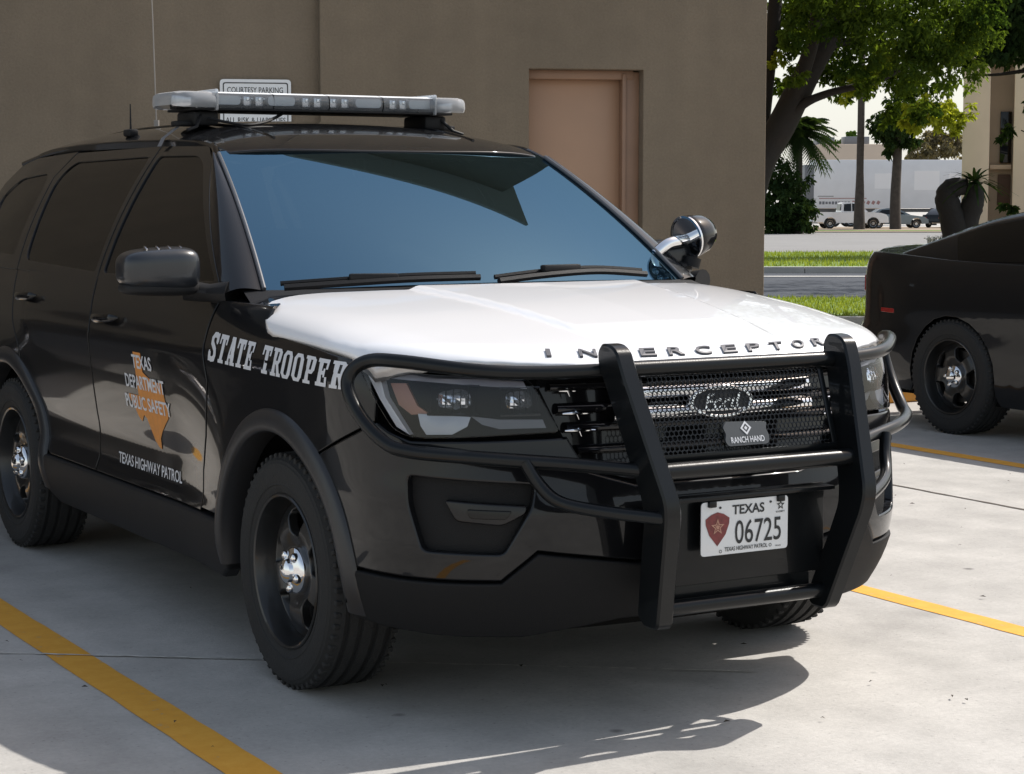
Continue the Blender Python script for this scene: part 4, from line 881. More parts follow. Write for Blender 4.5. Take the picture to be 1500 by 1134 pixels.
# lettering and map on the doors and fenders
R_ = lambda x0, y0, x1, y1: [(x0, y0), (x1, y0), (x1, y1), (x0, y1)]
def seg_(pts, t):
    out = []
    for (x0, y0), (x1, y1) in zip(pts, pts[1:]):
        l = math.hypot(x1-x0, y1-y0); ux, uy = (x1-x0)/l, (y1-y0)/l; e = t*.22; nx, ny = -uy*t/2, ux*t/2
        out.append([(x0-ux*e+nx, y0-uy*e+ny), (x0-ux*e-nx, y0-uy*e-ny), (x1+ux*e-nx, y1+uy*e-ny), (x1+ux*e+nx, y1+uy*e+ny)])
    return out
SLAB = {'T': [R_(0, .84, .62, 1), R_(.2, 0, .42, 1), R_(.1, 0, .52, .13), R_(0, .66, .1, 1), R_(.52, .66, .62, 1)],
 'A': [[(.08, 0), (.22, 0), (.36, 1), (.22, 1)], [(.26, 1), (.46, 1), (.62, 0), (.38, 0)], R_(.15, .24, .45, .37), R_(-.02, 0, .26, .12), R_(.34, 0, .70, .12), R_(.18, .88, .46, 1)],
 'E': [R_(.08, 0, .3, 1), R_(0, .86, .58, 1), R_(0, 0, .58, .14), R_(.2, .43, .44, .57), R_(.48, .64, .58, 1), R_(.48, 0, .58, .36), R_(.38, .34, .46, .66)],
 'R': [R_(.08, 0, .3, 1), R_(0, 0, .36, .12), R_(0, .88, .48, 1), R_(.42, .54, .62, .92), [(.4, .88), (.62, .88), (.5, 1), (.4, 1)], R_(.25, .42, .5, .56), [(.42, .42), (.5, .42), (.62, .58), (.42, .58)], [(.34, .46), (.5, .5), (.62, .12), (.44, .12)], R_(.42, 0, .70, .13)],
 'P': [R_(.08, 0, .3, 1), R_(0, 0, .42, .12), R_(0, .88, .48, 1), R_(.42, .5, .62, .92), [(.4, .88), (.62, .88), (.5, 1), (.4, 1)], R_(.25, .38, .5, .52), [(.42, .38), (.5, .38), (.62, .54), (.42, .54)]],
 'O': [R_(0, .16, .2, .84), R_(.42, .16, .62, .84), R_(.14, .87, .48, 1), R_(.14, 0, .48, .13), [(0, .82), (.2, .8), (.24, .87), (.24, 1), (.14, 1)], [(.62, .82), (.48, 1), (.38, 1), (.38, .87), (.42, .8)], [(0, .18), (.14, 0), (.24, 0), (.24, .13), (.2, .2)], [(.62, .18), (.42, .2), (.38, .13), (.38, 0), (.48, 0)]],
 'S': seg_([(.53, .72), (.50, .88), (.36, .93), (.2, .92), (.1, .80), (.14, .64), (.46, .42), (.52, .24), (.44, .09), (.26, .065), (.12, .10), (.08, .28)], .19)+[R_(.50, .62, .60, 1), R_(0, 0, .10, .38)]}
def slab_word(mb, word, S, s0, s1, zl, zr, hl, hr, shear=.12):
    wd = []
    for ch in word: wd.append(.36 if ch == ' ' else .74)
    tot = sum(wd)-.1; x = 0; polys = []
    for ch, a in zip(word, wd):
        if ch != ' ': polys += [[(x+px+shear*py, py) for px, py in p] for p in SLAB[ch]]
        x += a
    def W(a, b, o=0.0):
        t = a/tot; return S(s0+(s1-s0)*t, zl+(zr-zl)*t+b*(hl+(hr-hl)*t), o)
    flatmesh(mb, polys, W, .0022, None)
for wd_, s0_, s1_, za, zb, ha, hb in (('STATE', 2.188, 1.824, .974, .9675, .092, .0867), ('TROOPER', 1.76, 1.232, .9664, .957, .0857, .078)):
    b = MB(); slab_word(b, wd_, Q, s0_, s1_, za, zb, ha, hb); b.build('fender_lettering', 'wtxt', suv, 0)
TXM = [(.27, 1), (.47, 1), (.47, .80), (.54, .77), (.64, .74), (.78, .71), (.90, .73), (.94, .68), (.95, .55), (.99, .45), (.97, .36), (.86, .28), (.76, .20), (.68, .12), (.67, .0), (.60, .02), (.52, .08), (.46, .2), (.40, .30), (.33, .33), (.26, .25), (.18, .30), (.12, .38), (.0, .50), (.0, .53), (.27, .53)]
TS = lambda a, c, o=0.0: Q(3.02-a, .615+c, o)
b = MB(); flatmesh(b, [[(x*.39, y*.337) for x, y in TXM]], TS, .0018, .025); b.build('state_map_decal', 'gold', suv, 0)
DS = lambda a, c, o=0.0: Q(-a, c, o)
for tx_, x0_, x1_, z_, h_, bo in (('TEXAS', -2.93, -2.735, .895, .047, .02), ('DEPARTMENT', -3.03, -2.635, .820, .047, .02), ('PUBLIC SAFETY', -3.06, -2.605, .745, .047, .02), ('TEXAS HIGHWAY PATROL', -3.215, -2.565, .519, .040, .012)):
    b = MB(); text_fit(b, tx_, DS, x0_, x1_, z_, h_, bo, out=.003); b.build('door_lettering', 'wtxt', suv, 0)
# the front corner of the driver's side is swept in a little more than its twin
def tuck(o):
    for ch in o.children: tuck(ch)
    if o.type != 'MESH' or o.location.length > 1e-6 or o.name.startswith(('tyre', 'rim', 'hubcap', 'brake')): return
    for v in o.data.vertices:
        x, y = v.co.x, v.co.y
        if x > .1:
            t = min(1, max(0, (.35-y)/.9)); v.co.x = x-.062*(t*t*(3-2*t))*(x-.1)
for ch in suv.children:
    if not ch.name.startswith('wheel') or ch.name.startswith('wheel_well'): tuck(ch)
# ------------------------------------------------------------------ black sedan in the next stall
sed = thing('police_sedan', 'black sedan with black steel wheels seen from its rear side at the right edge', 'sedan', (6.22, 3.88, 0), 0)
PL2 = [(0, -3.95), (-.45, -3.91), (-.76, -3.76), (-.90, -3.45), (-.945, -3.05), (-.95, -2), (-.95, -1), (-.955, 0), (-.95, .4), (-.925, .75), (-.85, 1.0), (-.62, 1.12), (0, 1.16)]
F2 = [(.15, .14), (.25, .06), (.4, .01), (.55, 0), (.7, .02), (.8, .08), (.9, .20)]
S2 = [(.15, .10), (.25, .05), (.35, .02), (.5, .015), (.65, .01), (.8, 0), (.9, .006), (.98, .03), (1.04, .065), (1.08, .10), (1.13, .15)]
R2 = [(.15, .16), (.28, .08), (.40, .02), (.52, 0), (.60, .01), (.68, .04), (.8, .045), (.95, .045), (1.04, .055), (1.10, .075), (1.15, .12)]
_b = Belt(PL2, [(0, F2)]); s_ = _b.s_at_y
B2 = Belt(PL2, [(0, F2), (.7, F2), (1.6, S2), (s_(.35), S2), (s_(.85), R2), (9, R2)])
sr, sf, se = s_(0), s_(-3.05), B2.L[-1]
def B2M(p, q, o=0.0): x, y, z = B2(p, q, o); return (-x, y, z)
DZ = Pch([(-4, .86), (-3.6, .95), (-2.6, 1.04), (-2.0, 1.07), (0, 1.12), (.5, 1.155), (.95, 1.175), (1.05, 1.165), (1.16, 1.115)])
def DK(x, y, o=0.0): return (x, y, DZ(y)-.075*abs(x/.9)**3+o)
RZ2 = Pch([(-2.55, 1.03), (-2.2, 1.17), (-1.8, 1.34), (-1.4, 1.455), (-1.0, 1.478), (-.5, 1.455), (-.1, 1.39), (.3, 1.26), (.72, 1.11)])
def GH(y, t, o=0.0):
    top = RZ2(y); k = min(1, max(0, (top-1.03)/.44)); bw = .87-.06*max(0, y); tw = bw-.30*k; a = abs(t); sg = 1 if t >= 0 else -1
    if a < .6: u = a/.6; x, z = tw*u, top-.035*k*u*u*u
    else:
        u = (a-.6)/.4; zt = top-.035*k; x = tw+(bw-tw)*u+.03*k*math.sin(math.pi*u); z = zt+(1.02-zt)*u
    return (sg*(x+o*.7), y, z+o*.7)
for S, sg in ((B2, 1), (B2M, -1)):
    a_ = lambda c, R=.385: [(c+R*math.cos(rad(t)), .36+R*math.sin(rad(t))) for t in [196-16*k for k in range(14)][::1]]
    low = [(.0, .9), (0, .2), (sf-.42, .2)]+[p for p in a_(sf) if p[1] > .24]+[(sf+.42, .2), (sr-.40, .2)]+[p for p in a_(sr) if p[1] > .24]+[(sr+.42, .24), (se, .30), (se, 1.12), (s_(.8), 1.125), (s_(.1), 1.09), (s_(-2), 1.05), (s_(-3.2), .94)]
    panel(MB(), low, S, .06, edge=.03).build('body_side', 'black', sed)
    panel(MB(), fillet([(s_(.55), .735), (s_(.72), .735), (s_(.72), .765), (s_(.55), .765)], .01), lambda p, q, o=0: S(p, q, o+.004), .03, depth=.01).build('side_marker', 'red', sed)
    panel(MB(), fillet([(s_(1.0), .86), (se-.12, .86), (se-.12, .98), (s_(1.0), .97)], .03), lambda p, q, o=0: S(p, q, o+.006), .04, depth=.02).build('tail_light', 'red', sed)
    panel(MB(), fillet([(.25, .66), (.72, .66), (.86, .74), (.72, .77), (.25, .75)], .02), lambda p, q, o=0: S(p, q, o+.006), .04, depth=.02).build('headlight', 'dchrome', sed)
    panel(MB(), fillet([(.36, .66 if False else -.66), (.30, -.97)][:0]+[(.20, .66), (.05, .93), (-.9, .93), (-.9, .66)], .03), lambda p, q, o=0: GH(p, -sg*q, o+.005), .06, depth=0, bev=0).build('side_window', 'tint', sed)
    panel(MB(), fillet([(-.96, .66), (-.96, .93), (-2.15, .93), (-1.62, .66)], .03), lambda p, q, o=0: GH(p, -sg*q, o+.005), .06, depth=0, bev=0).build('side_window', 'tint', sed)
    m_ = rbox((-sg*1.03, -1.95, 1.06), (.11, .07, .07), .6); m_.build('door_mirror', 'black', sed, 60)
    for yy in (0, -3.05):
        m_ = MB(); lathe(m_, [(.375, -.93*sg), (.375, -.55*sg), (.02, -.53*sg)], 32, 'x', (0, yy, .36), rad(-2), rad(182)); m_.build('wheel_well', 'dark', sed)
panel(MB(), [(-.83, .18), (.83, .18), (.80, .88), (.6, 1.01), (0, 1.05), (-.6, 1.01), (-.80, .88)], DK, .06, depth=.03, bev=.006).build('boot_lid', 'black', sed)
panel(MB(), [(-.86, -1.9), (-.86, -3.1), (-.74, -3.6), (-.4, -3.82), (0, -3.86), (.4, -3.82), (.74, -3.6), (.86, -3.1), (.86, -1.9)], DK, .06, depth=.03, bev=.006).build('hood', 'black', sed)
grid(MB(), lambda y, t: GH(y, t), 40, 40, (-2.5, .72), (-1, 1), flip=True).build('roof', 'black', sed, 60)
panel(MB(), fillet([(.60, -.56), (.60, .56), (-.30, .54), (-.30, -.54)], .05), lambda p, q, o=0: GH(p, q, o+.005), .06, depth=0, bev=0).build('rear_window', 'tint', sed)
panel(MB(), fillet([(-1.55, -.54), (-1.55, .54), (-2.4, .57), (-2.4, -.57)], .05), lambda p, q, o=0: GH(p, q, o+.005), .06, depth=0, bev=0).build('windscreen', 'tint', sed)
m_ = MB(); box(m_, (0, -1.4, .55), (1.72, 2.35, .7)); box(m_, (0, -1.4, .25), (1.5, 4.6, .1)); box(m_, (0, .5, .75), (1.5, .9, .5)); m_.build('floor_pan', 'dark', sed)
d_ = MB(); lathe(d_, [(.075, -.05), (.076, -.078), (.070, -.084), (.066, -.100), (.055, -.122), (.036, -.138), (.015, -.145), (0, -.146)], 40); t_ = d_.build('hubcap', 'chrome', None, 40); dome = t_.data; bpy.data.objects.remove(t_)
for x, y, rz in ((-.83, 0, 0), (-.83, -3.05, 0), (.83, 0, math.pi), (.83, -3.05, math.pi)):
    c = w0.copy(); COL.objects.link(c); c.location = (x, y, .362); c.rotation_euler = (rad(20), 0, rz) if rz == 0 else (0, 0, rz); c.parent = sed
    for ch in w0.children: g = ch.copy(); COL.objects.link(g); g.parent = c
dup(sed, (-2.98, 6.9, 0), 0, 'unseen black sedan left of the SUV, added to darken its door reflections')  # out-of-view copy, there only to darken the SUV's door reflections
# ------------------------------------------------------------------ far side of the street
def extr(poly, hw, top=0.0, z0=1.0):              # side outline (x, z) pulled across the width, narrowing above z0
    b = MB(); S = lambda a, c, o=0.0: (a, -(hw-top*max(0, c-z0))+(o and -o*(hw-top*max(0, c-z0))/hw), c)
    prism(b, poly, S, 2*hw); return b
def small_wheel(par, x, y, r=.36):
    b = MB(); lathe(b, [(.1, -.1), (r*.62, -.1), (r*.66, -.12), (r*.92, -.12), (r, -.08), (r, .08), (r*.92, .1), (r*.6, .1)], 24, 'y', (x, y, r)); o = b.build('wheel', 'rubber', par)
    b = MB(); lathe(b, [(.0, -.105), (.05, -.11), (r*.5, -.09), (r*.63, -.105)], 20, 'y', (x, y, r)); b.build('rim', 'dchrome', o)
pk = thing('pickup_truck', 'white pickup truck parked before the long white trailer across the street', 'pickup', BG(PXA(1185, 138), 138, .05), YAW+rad(4))
ar_ = lambda cx, R=.44, n=8: [(cx+R*math.cos(rad(180-180*k/n)), .36+R*math.sin(rad(180*k/n))) for k in range(n+1)]
extr([(0, .45), (.0, .62), (.03, 1.12), (2.0, 1.12), (3.55, 1.15), (4.75, 1.08), (5.1, .98), (5.25, .8), (5.28, .42), (4.75, .40)]+ar_(4.2)[::-1]+[(3.7, .40), (1.75, .40)]+ar_(1.2)[::-1]+[(.7, .45)], .92, .12, .7).build('body', 'white', pk)
extr([(1.98, 1.13), (2.08, 1.74), (2.2, 1.80), (3.05, 1.81), (3.2, 1.78), (3.85, 1.15)], .84, .25, 1.1).build('cab', 'white', pk)
for a_ in ([(2.15, 1.2), (2.2, 1.68), (2.68, 1.72), (2.68, 1.2)], [(2.75, 1.2), (2.75, 1.72), (3.1, 1.70), (3.55, 1.2)]): extr(a_, .855, .25, 1.1).build('window', 'tint', pk)
extr([(1.93, 1.25), (2.03, 1.68), (2.06, 1.68), (1.96, 1.25)], .62, .2, 1.1).build('rear_window', 'tint', pk)
b = MB(); box(b, (.04, -.86, .88), (.10, .12, .34), .02); b.build('tail_light', 'red', pk); b = MB(); box(b, (-.08, 0, .5), (.16, 1.7, .16), .03); b.build('bumper', 'dchrome', pk)
for x in (1.2, 4.2): small_wheel(pk, x, -.80); small_wheel(pk, x, .80)
def far_car(nm, label, cat, px, D, rz, m):
    t = thing(nm, label, cat, BG(PXA(px, D), D, .05), YAW+rz)
    extr([(0, .35), (.02, .75), (.15, .92), (1.0, .95), (3.2, .92), (4.1, .80), (4.35, .62), (4.38, .35), (3.95, .30)]+ar_(3.5, .38)[::-1]+[(3.05, .28), (1.3, .28)]+ar_(.85, .38)[::-1]+[(.4, .32)], .88, .1, .6).build('body', m, t)
    extr([(.35, .93), (.95, 1.32), (1.5, 1.40), (2.2, 1.38), (3.15, .93)], .76, .35, .9).build('cabin', m, t)
    extr([(.75, .98), (1.1, 1.28), (2.1, 1.32), (2.75, .98)], .775, .35, .9).build('side_window', 'tint', t)
    for x in (.85, 3.5): small_wheel(t, x, -.78, .31); small_wheel(t, x, .78, .31)
    return t
far_car('parked_car', 'grey sedan parked between the two bare trunks across the street', 'car', 1264, 141, rad(3), 'silver')
fc = far_car('parked_car', 'dark car partly seen left of the cream building across the street', 'car', 1364, 143, rad(50), 'black')
b = MB(); box(b, (-.01, -.6, .7), (.05, .25, .12), .01); box(b, (-.01, .6, .7), (.05, .25, .12), .01); b.build('tail_light', 'red', fc)
# trailer
D = 152; a0 = PXA(1190, D); tz = YAW
tl = thing('semi_trailer', 'long white semi trailer with pale patches on its side across the street', 'trailer', BG(a0, D, 0), tz)
g0 = GZ(D); b = MB(); box(b, (8, 1.3, .35+1.85-g0), (16, 2.6, 3.65), .03); bx_ = b.build('box_body', 'trail', tl)
for x0, x1, z0, z1 in ((4.6, 6.6, 1.85, 3.0), (7.6, 9.5, 1.75, 3.2), (10.2, 12.2, 1.75, 3.0), (12.8, 14.6, 1.75, 3.0)):
    b = MB(); box(b, ((x0+x1)/2, -.004, (z0+z1)/2-g0), (x1-x0, .012, z1-z0)); b.build('side_patch', 'trail2', tl)
b = MB(); box(b, (-.35, 1.3, 2.0-g0), (.7, 2.6, 3.3), .04); b.build('rear_frame', 'tgrey', tl)
b = MB(); box(b, (8, 1.3, .2-g0), (15.6, 1.0, .25)); box(b, (11.6, .6, -.2-g0), (.12, .12, .9)); b.build('chassis', 'tgrey', tl)
b = MB(); R = random.Random(2)
for k in range(10): box(b, (.5+.24*k, -.006, .78-g0), (.17, .012, .18+.05*R.random()))
box(b, (.9, -.006, 1.28-g0), (1.2, .012, .05)); b.build('side_lettering', 'tgrey', tl)
b = MB()
for k in range(6): box(b, (3.0+.38*k, -.006, .80-g0), (.22, .012, .26), 0, Matrix.Rotation(rad(30), 3, 'Y'))
box(b, (2.2, -.006, 1.12-g0), (3.6, .012, .06)); b.build('side_lettering', 'redink', tl)
for x in (1.6, 2.9): small_wheel(tl, x, .35, .5); small_wheel(tl, x, 2.3, .5)
fb = thing('far_building', 'low beige building with dark roof units rising behind the white trailer', 'building', BG(PXA(1200, 178), 178, 0), YAW)
b = MB(); box(b, (3.0, 3, 3.4), (6.4, 6, 7.2), .05); b.build('wall', 'beige', fb); b = MB(); box(b, (.6, 2.4, 7.3), (1.6, 2, .7), .05); box(b, (3.4, 2.4, 7.35), (2.2, 2, .7), .05); b.build('roof_unit', 'tgrey', fb)
# cream building on the right
D = 55; cb = thing('cream_building', 'tall cream building with vertical pilasters at the right edge', 'building', BG(PXA(1405, D), D, 0), YAW+rad(CBR))
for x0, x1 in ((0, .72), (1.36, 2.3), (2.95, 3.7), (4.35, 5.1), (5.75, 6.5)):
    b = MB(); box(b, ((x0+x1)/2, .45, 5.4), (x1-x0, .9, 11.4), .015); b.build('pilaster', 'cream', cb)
b = MB(); box(b, (3.25, 1.4, 5.35), (6.4, 1, 11.2)); b.build('wall', 'creamshade', cb)
for x0, x1 in ((.74, 1.34), (2.32, 2.93), (3.72, 4.33), (5.12, 5.73)):
    for z0, z1, m in ((2.7, 4.1, 'tint'), (5.6, 7.0, 'tint')):
        b = MB(); box(b, ((x0+x1)/2+.12, .85, (z0+z1)/2), (.30, .10, z1-z0), .01); wn = b.build('window', m, cb)
        b = MB(); box(b, ((x0+x1)/2, .80, z0-.12), (x1-x0-.02, .22, .12), .01); b.build('sill', 'cream', wn)
    b = MB(); box(b, ((x0+x1)/2+.10, .87, 1.95), (.34, .06, .85), .01); b.build('spandrel', 'brownp', cb)
# ------------------------------------------------------------------ plants
def leaves(b, c, r, n, sz, R, flat=.85, droop=.2):
    for i in range(n):
        while True:
            p = Vector((R.uniform(-1, 1), R.uniform(-1, 1), R.uniform(-1, 1)))
            if p.length < 1: break
        q = c+Vector((p.x*r, p.y*r, p.z*r*flat)); d = Vector((R.uniform(-1, 1), R.uniform(-1, 1), R.uniform(-1, .6))).normalized(); u = d.cross(Vector((R.uniform(-1, 1), R.uniform(-1, 1), R.uniform(-1, 1)))).normalized(); s = sz*R.uniform(.6, 1.3)
        m = q+d*s*.55+Vector((0, 0, -s*droop)); e = q+d*s+Vector((0, 0, -s*droop*2)); w_ = u*s*.27
        b.add([q, m+w_, e, m-w_], [(0, 1, 2), (0, 2, 3)])
def tree(name, label, base, limbs, cl, m, sz, seed, bark='bark', dens=1.0, cat='tree', group=None):
    t = thing(name, label, cat, base, 0, group); inv = -Vector(base); b = MB()
    for pts, r0, r1 in limbs:
        P = crp(pts, 6); tube(b, [p+inv for p in P], [r0+(r1-r0)*k/(len(P)-1) for k in range(len(P))], 10)
    b.build('trunk', bark, t, 60); R = random.Random(seed); b = MB()
    for c, r, n in cl:                             # clumps of twiggy sub-clumps so gaps show through
        k = max(3, int(n*dens/38))
        for i in range(k):
            while True:
                p = Vector((R.uniform(-1, 1), R.uniform(-1, 1), R.uniform(-1, 1)))
                if .15 < p.length < 1: break
            leaves(b, Vector(c)+inv+Vector((p.x, p.y, p.z*.8))*r, r*R.uniform(.16, .34), 38, sz, R)
    b.build('crown', m, t, 0); return t
D = 21; at = lambda px, y, d=0, D=21: Vector(((BG(PXA(px, D), D+d)).x, (BG(PXA(px, D), D+d)).y, 1.512+(283-y)*D/2925.3))
ob = BG(2.05, D); cl = []; cn = []
for px, y, r, n in ((1330, 55, 62, 900), (1395, 55, 40, 600), (1250, 55, 55, 700), (1300, 105, 44, 600), (1190, 25, 52, 700), (1148, 60, 32, 420), (1160, 10, 40, 400), (1270, 5, 60, 700), (1378, 5, 55, 600), (1228, 105, 30, 300), (1365, 110, 44, 500), (1330, 165, 26, 200), (1148, 120, 20, 160), (1222, 20, 45, 500), (1255, 135, 22, 160)):
    for d in (-.9, .5): cl.append((at(px, y, d+(.4 if r < 30 else 0)), r*D/2925, n//2))
for px, y, r, n in ((1300, 92, 26, 200), (1275, 108, 18, 120), (1388, 168, 26, 260), (1355, 165, 30, 260), (1405, 178, 18, 120), (1412, 60, 24, 200), (1425, 35, 18, 130), (1330, 178, 16, 90), (1240, 130, 16, 70), (1345, 60, 26, 130), (1132, 90, 14, 60)): cn.append((at(px, y, .2), r*D/2925, n))
for a, z, r, n in ((2.2, 4.8, 1.3, 900), (3.6, 5.0, 1.5, 1200), (4.9, 4.6, 1.0, 700), (3.0, 6.2, 1.2, 700)):
    p = BG(a, D); cl.append((Vector((p.x, p.y, z)), r, n))
oak = tree('oak_tree', 'leaning oak tree with sunlit green crown beside the brown wall corner', ob,
 [([ob, at(1080, 350), at(1108, 245), at(1144, 180), at(1188, 90), at(1240, 5), at(1300, -90)], .19, .11), ([at(1130, 205), at(1165, 160, -.1), at(1205, 140, -.2), at(1275, 122, -.3), at(1330, 90, -.3)], .06, .02), ([at(1105, 260, .15), at(1124, 120, .3), at(1140, -60, .4), at(1120, -250, .4)], .10, .05), ([at(1195, 75), at(1260, 60, .3), at(1340, 70, .4), at(1395, 60, .5)], .05, .015), ([at(1152, 165), at(1180, 60, -.3), at(1190, -60, -.6), at(1240, -200, -.6)], .09, .04)], cl, 'oakleaf', .055, 11, dens=4.4)
b = MB(); R = random.Random(31)
for c, r, n in cn:
    for i in range(max(3, n//9)):
        q = Vector((R.gauss(0, .5), R.gauss(0, .5), R.gauss(0, .4))); leaves(b, c-Vector(ob)+q*r, r*R.uniform(.14, .3), 30, .055, R)
b.build('sun_tinted_foliage', 'sunleaf', oak, 0)  # yellow-green clumps stand in for sunlit patches of the crown
D = 24; A2 = lambda px, y, d=0: at(px, y, d, 24)
rb = BG(PXA(1600, D), D)
tree('shade_tree', 'dark leaved tree hanging in from the top right corner', rb, [([rb, A2(1595, 200), A2(1570, 60), A2(1540, -60)], .20, .10), ([A2(1580, 90), A2(1500, 105), A2(1452, 112), A2(1412, 112)], .035, .010), ([A2(1575, 60), A2(1500, 40), A2(1430, 40)], .06, .02), ([A2(1597, 240), A2(1530, 210), A2(1490, 192)], .022, .006)],
 [(A2(px, y, d), r*D/2925, n) for px, y, r, n in ((1440, 38, 40, 900), (1490, 55, 45, 1100), (1470, 0, 60, 1100), (1422, 84, 16, 140), (1550, 20, 70, 900), (1560, 120, 50, 500), (1490, 192, 14, 90), (1499, 300, 9, 40), (1520, -90, 90, 1200), (1435, -40, 50, 500), (1700, 40, 110, 1500), (1850, 60, 120, 1500), (1700, -120, 130, 1500), (1620, 160, 60, 500), (1960, -40, 120, 1200)) for d in (-.8, .8)], 'darkleaf', .085, 12, dens=1.7)
D = 37; vb = BG(13.2, D); cv = []
for a, dd, z, r, n in ((12.8, 0, 6.6, 2.6, 1500), (10.4, -.6, 6.2, 1.7, 900), (7.4, 0, 8.0, 2.2, 1300), (9.6, 2.2, 7.6, 2.2, 1200), (11.2, -3, 7.6, 2.2, 1200), (5.2, 1.5, 8.6, 1.9, 900), (8.2, -3.4, 8.4, 2.2, 1200), (12.6, 4, 7.2, 2.4, 1200), (15, 1, 7, 2.6, 900)):
    p = BG(a, D+dd); cv.append((Vector((p.x, p.y, z)), r, n))
q = lambda a, z, dd=0: Vector((BG(a, D+dd).x, BG(a, D+dd).y, z))
tree('street_tree', 'broad dark street tree behind the top right corner, shading the near lane', vb, [([vb, q(13.1, 2.5), q(12.7, 5), q(12, 7.5)], .30, .12), ([q(12.9, 4), q(10.5, 6.2), q(7.4, 7.9), q(5.2, 8.4, 1.5)], .14, .04), ([q(13, 4), q(14.5, 6), q(15, 7.2, 1)], .12, .04), ([q(12.9, 4.4), q(12.6, 6.4, 3), q(12.5, 7.2, 4)], .1, .03)], cv, 'darkleaf', .16, 17)
D = 134
def palm(name, label, base, H, r, nf, fl, seed, m='frond', fan=True):
    t = thing(name, label, 'palm', base); R = random.Random(seed); b = MB()
    tube(b, [(R.uniform(-.05, .05)*r if k else 0, 0, H*k/16) for k in range(17)], [r*(1.35-.5*min(1, k/4)-.12*k/16) for k in range(17)], 12); b.build('trunk', 'palmbark', t, 60); b = MB()
    for i in range(nf):
        an = R.random()*6.283; up = R.uniform(-.9, 1.1); d = Vector((math.cos(an), math.sin(an), up)).normalized(); P = [Vector((0, 0, H))+d*fl*k/6+Vector((0, 0, -fl*.42*(k/6)**2.2)) for k in range(7)]
        sd_ = d.cross(Vector((0, 0, 1))).normalized()
        for k in range(6):
            for q in range(3):
                for s in (-1, 1):
                    o = P[k].lerp(P[k+1], q/3); e = o+(sd_*s*.8+d*.6).normalized()*fl*.30*(1.1-k/8)+Vector((0, 0, -fl*.10)); wv = d*fl*.028
                    b.add([o-wv, o+wv, e], [(0, 1, 2)])
    b.build('crown', m, t, 0); return t
palm('palm_tree', 'tall palm with a bare grey trunk in front of the white pickup', BG(PXA(1257, D), D), 15.5, .30, 34, 2.4, 4)
palm('palm_tree', 'drooping fan palm at the left, above the dark shrub across the street', BG(PXA(1168, 112), 112), 5.7, .24, 120, 2.3, 5, 'darkleaf')
p0 = BG(PXA(1310, D), D); F_ = lambda px, y, d=0, D=134: at(px, y, d, D)
tree('broadleaf_tree', 'dark crowned tree with a straight bare trunk beside the grey sedan', p0, [([p0, F_(1309, 290), F_(1311, 230), F_(1312, 180)], .40, .24)], [(F_(px, y, d), r*D/2925, n) for px, y, r, n in ((1312, 180, 34, 900), (1285, 190, 18, 300), (1335, 165, 24, 360), (1300, 215, 18, 260), (1325, 205, 16, 220), (1318, 148, 26, 400)) for d in (-.6, .6)], 'darkleaf', .34, 6, 'palmbark')
p0 = BG(PXA(1148, 112), 112)
tree('shrub', 'big dark shrub at the left end of the far street edge', p0, [([p0, p0+Vector((0, 0, 1.2)), p0+Vector((.2, 0, 2.4))], .15, .06)], [(F_(px, y, d, 112), r*112/2925, n) for px, y, r, n in ((1140, 290, 34, 1100), (1165, 310, 26, 900), (1128, 320, 28, 900), (1150, 325, 26, 700), (1178, 328, 14, 260), (1135, 255, 30, 700), (1160, 270, 24, 500), (1178, 300, 16, 260)) for d in (-.7, .7)], 'darkleaf', .24, 7, cat='shrub')
p0 = BG(PXA(1365, 165), 165)
tree('brown_bush', 'brownish round tree rising over the white trailer, left of the cream building', p0, [([p0, p0+Vector((0, 0, 3)), p0+Vector((0, 0, 5))], .3, .15)], [(F_(px, y, d, 165), r*165/2925, n) for px, y, r, n in ((1345, 222, 22, 500), (1375, 215, 24, 600), (1400, 222, 20, 400), (1360, 200, 16, 260), (1390, 198, 14, 200)) for d in (-.7, .7)], 'brownleaf', .34, 8)
for px, y, r, n, sd2, lb_ in ((1218, 208, 11, 300, 21, 'small hazy tree on the skyline left of the tall palm trunk'), (1240, 206, 13, 340, 22, 'second hazy skyline tree, touching the tall palm trunk'), (1196, 212, 10, 240, 23, 'leftmost hazy skyline tree, beside the fan palm')):
    p0 = BG(PXA(px, 260), 260); tree('skyline_tree', lb_, p0, [([p0, F_(px, 250, 0, 260), F_(px, y, 0, 260)], .3, .15)], [(F_(px, y+dy, 0, 260), r*260/2925, n//2) for dy in (-3, 8)], 'frond', .5, sd2, group='trees on the skyline')
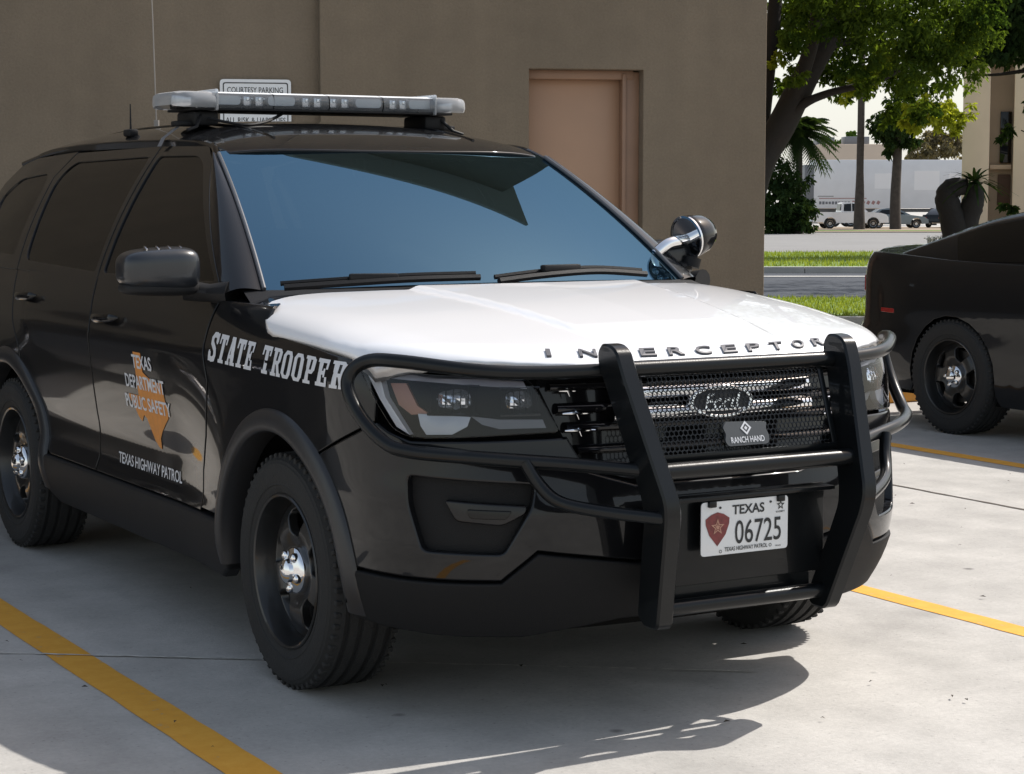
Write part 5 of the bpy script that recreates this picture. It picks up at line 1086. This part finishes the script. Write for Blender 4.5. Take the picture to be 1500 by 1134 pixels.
# cut-back yucca behind the sedan
D = 22; Y_ = lambda px, y, d=0: at(px, y, d, 22)
yb = BG(PXA(1400, D), D); yc = thing('yucca_plant', 'stubby forked yucca trunk with a tuft of leaves behind the black sedan', 'plant', yb); inv = -yb
b = MB()
for P, rs in (([yb, Y_(1402, 380), Y_(1400, 345), Y_(1389, 308), Y_(1384, 290), Y_(1388, 278), Y_(1400, 274), Y_(1412, 274)], [.22, .17, .16, .135, .13, .115, .10, .08]), ([Y_(1402, 385), Y_(1410, 345), Y_(1420, 305), Y_(1424, 288), Y_(1422, 270)], [.14, .125, .125, .115, .08])):
    Q_ = crp(P, 5); n = len(Q_); R = random.Random(3); tube(b, [p+inv for p in Q_], [rs[min(int(k*(len(rs)-1)/(n-1)), len(rs)-2)]*(1-(k*(len(rs)-1)/(n-1))%1)+rs[min(int(k*(len(rs)-1)/(n-1))+1, len(rs)-1)]*((k*(len(rs)-1)/(n-1))%1)+R.uniform(-.008, .008) for k in range(n)], 12)
b.build('trunk', 'shadebark', yc, 60); b = MB(); R = random.Random(8)
for i in range(60):
    an = R.random()*6.283; o = Y_(1424, 266)+inv; d = Vector((math.cos(an), math.sin(an), R.uniform(-.25, .9))).normalized(); L = R.uniform(.32, .52); sd_ = d.cross(Vector((0, 0, 1))).normalized(); vs = []
    for k in range(6):
        t = k/5; p = o+d*L*t+Vector((0, 0, -.16*t*t)); wv = sd_*.03*(1-.85*t)*(0.6+t if t < .4 else 1); vs += [p-wv, p+wv]
    b.add(vs, [(2*k, 2*k+1, 2*k+3, 2*k+2) for k in range(5)])
b.build('leaf_tuft', 'darkleaf', yc, 0)
fl = thing('flowering_plant', 'low plant with white blossoms at the foot of the yucca', 'plant', BG(PXA(1375, 23), 23)); inv = -BG(PXA(1375, 23), 23)
b = MB(); R = random.Random(4); f2 = MB()
for i in range(26):
    px, y = R.uniform(1358, 1392), R.uniform(345, 356); e = at(px, y, R.uniform(-.2, .2), 23)+inv; tube(b, [(e.x*.6, e.y*.6, 0), (e.x*.9, e.y*.9, e.z*.6), e], .006, 5); leaves(f2, e, .035, 9, .035, R)
leaves(b, Vector((0, 0, .45)), .35, 260, .12, R); b.build('foliage', 'darkleaf', fl, 0); f2.build('blossom', 'flower', fl, 0)
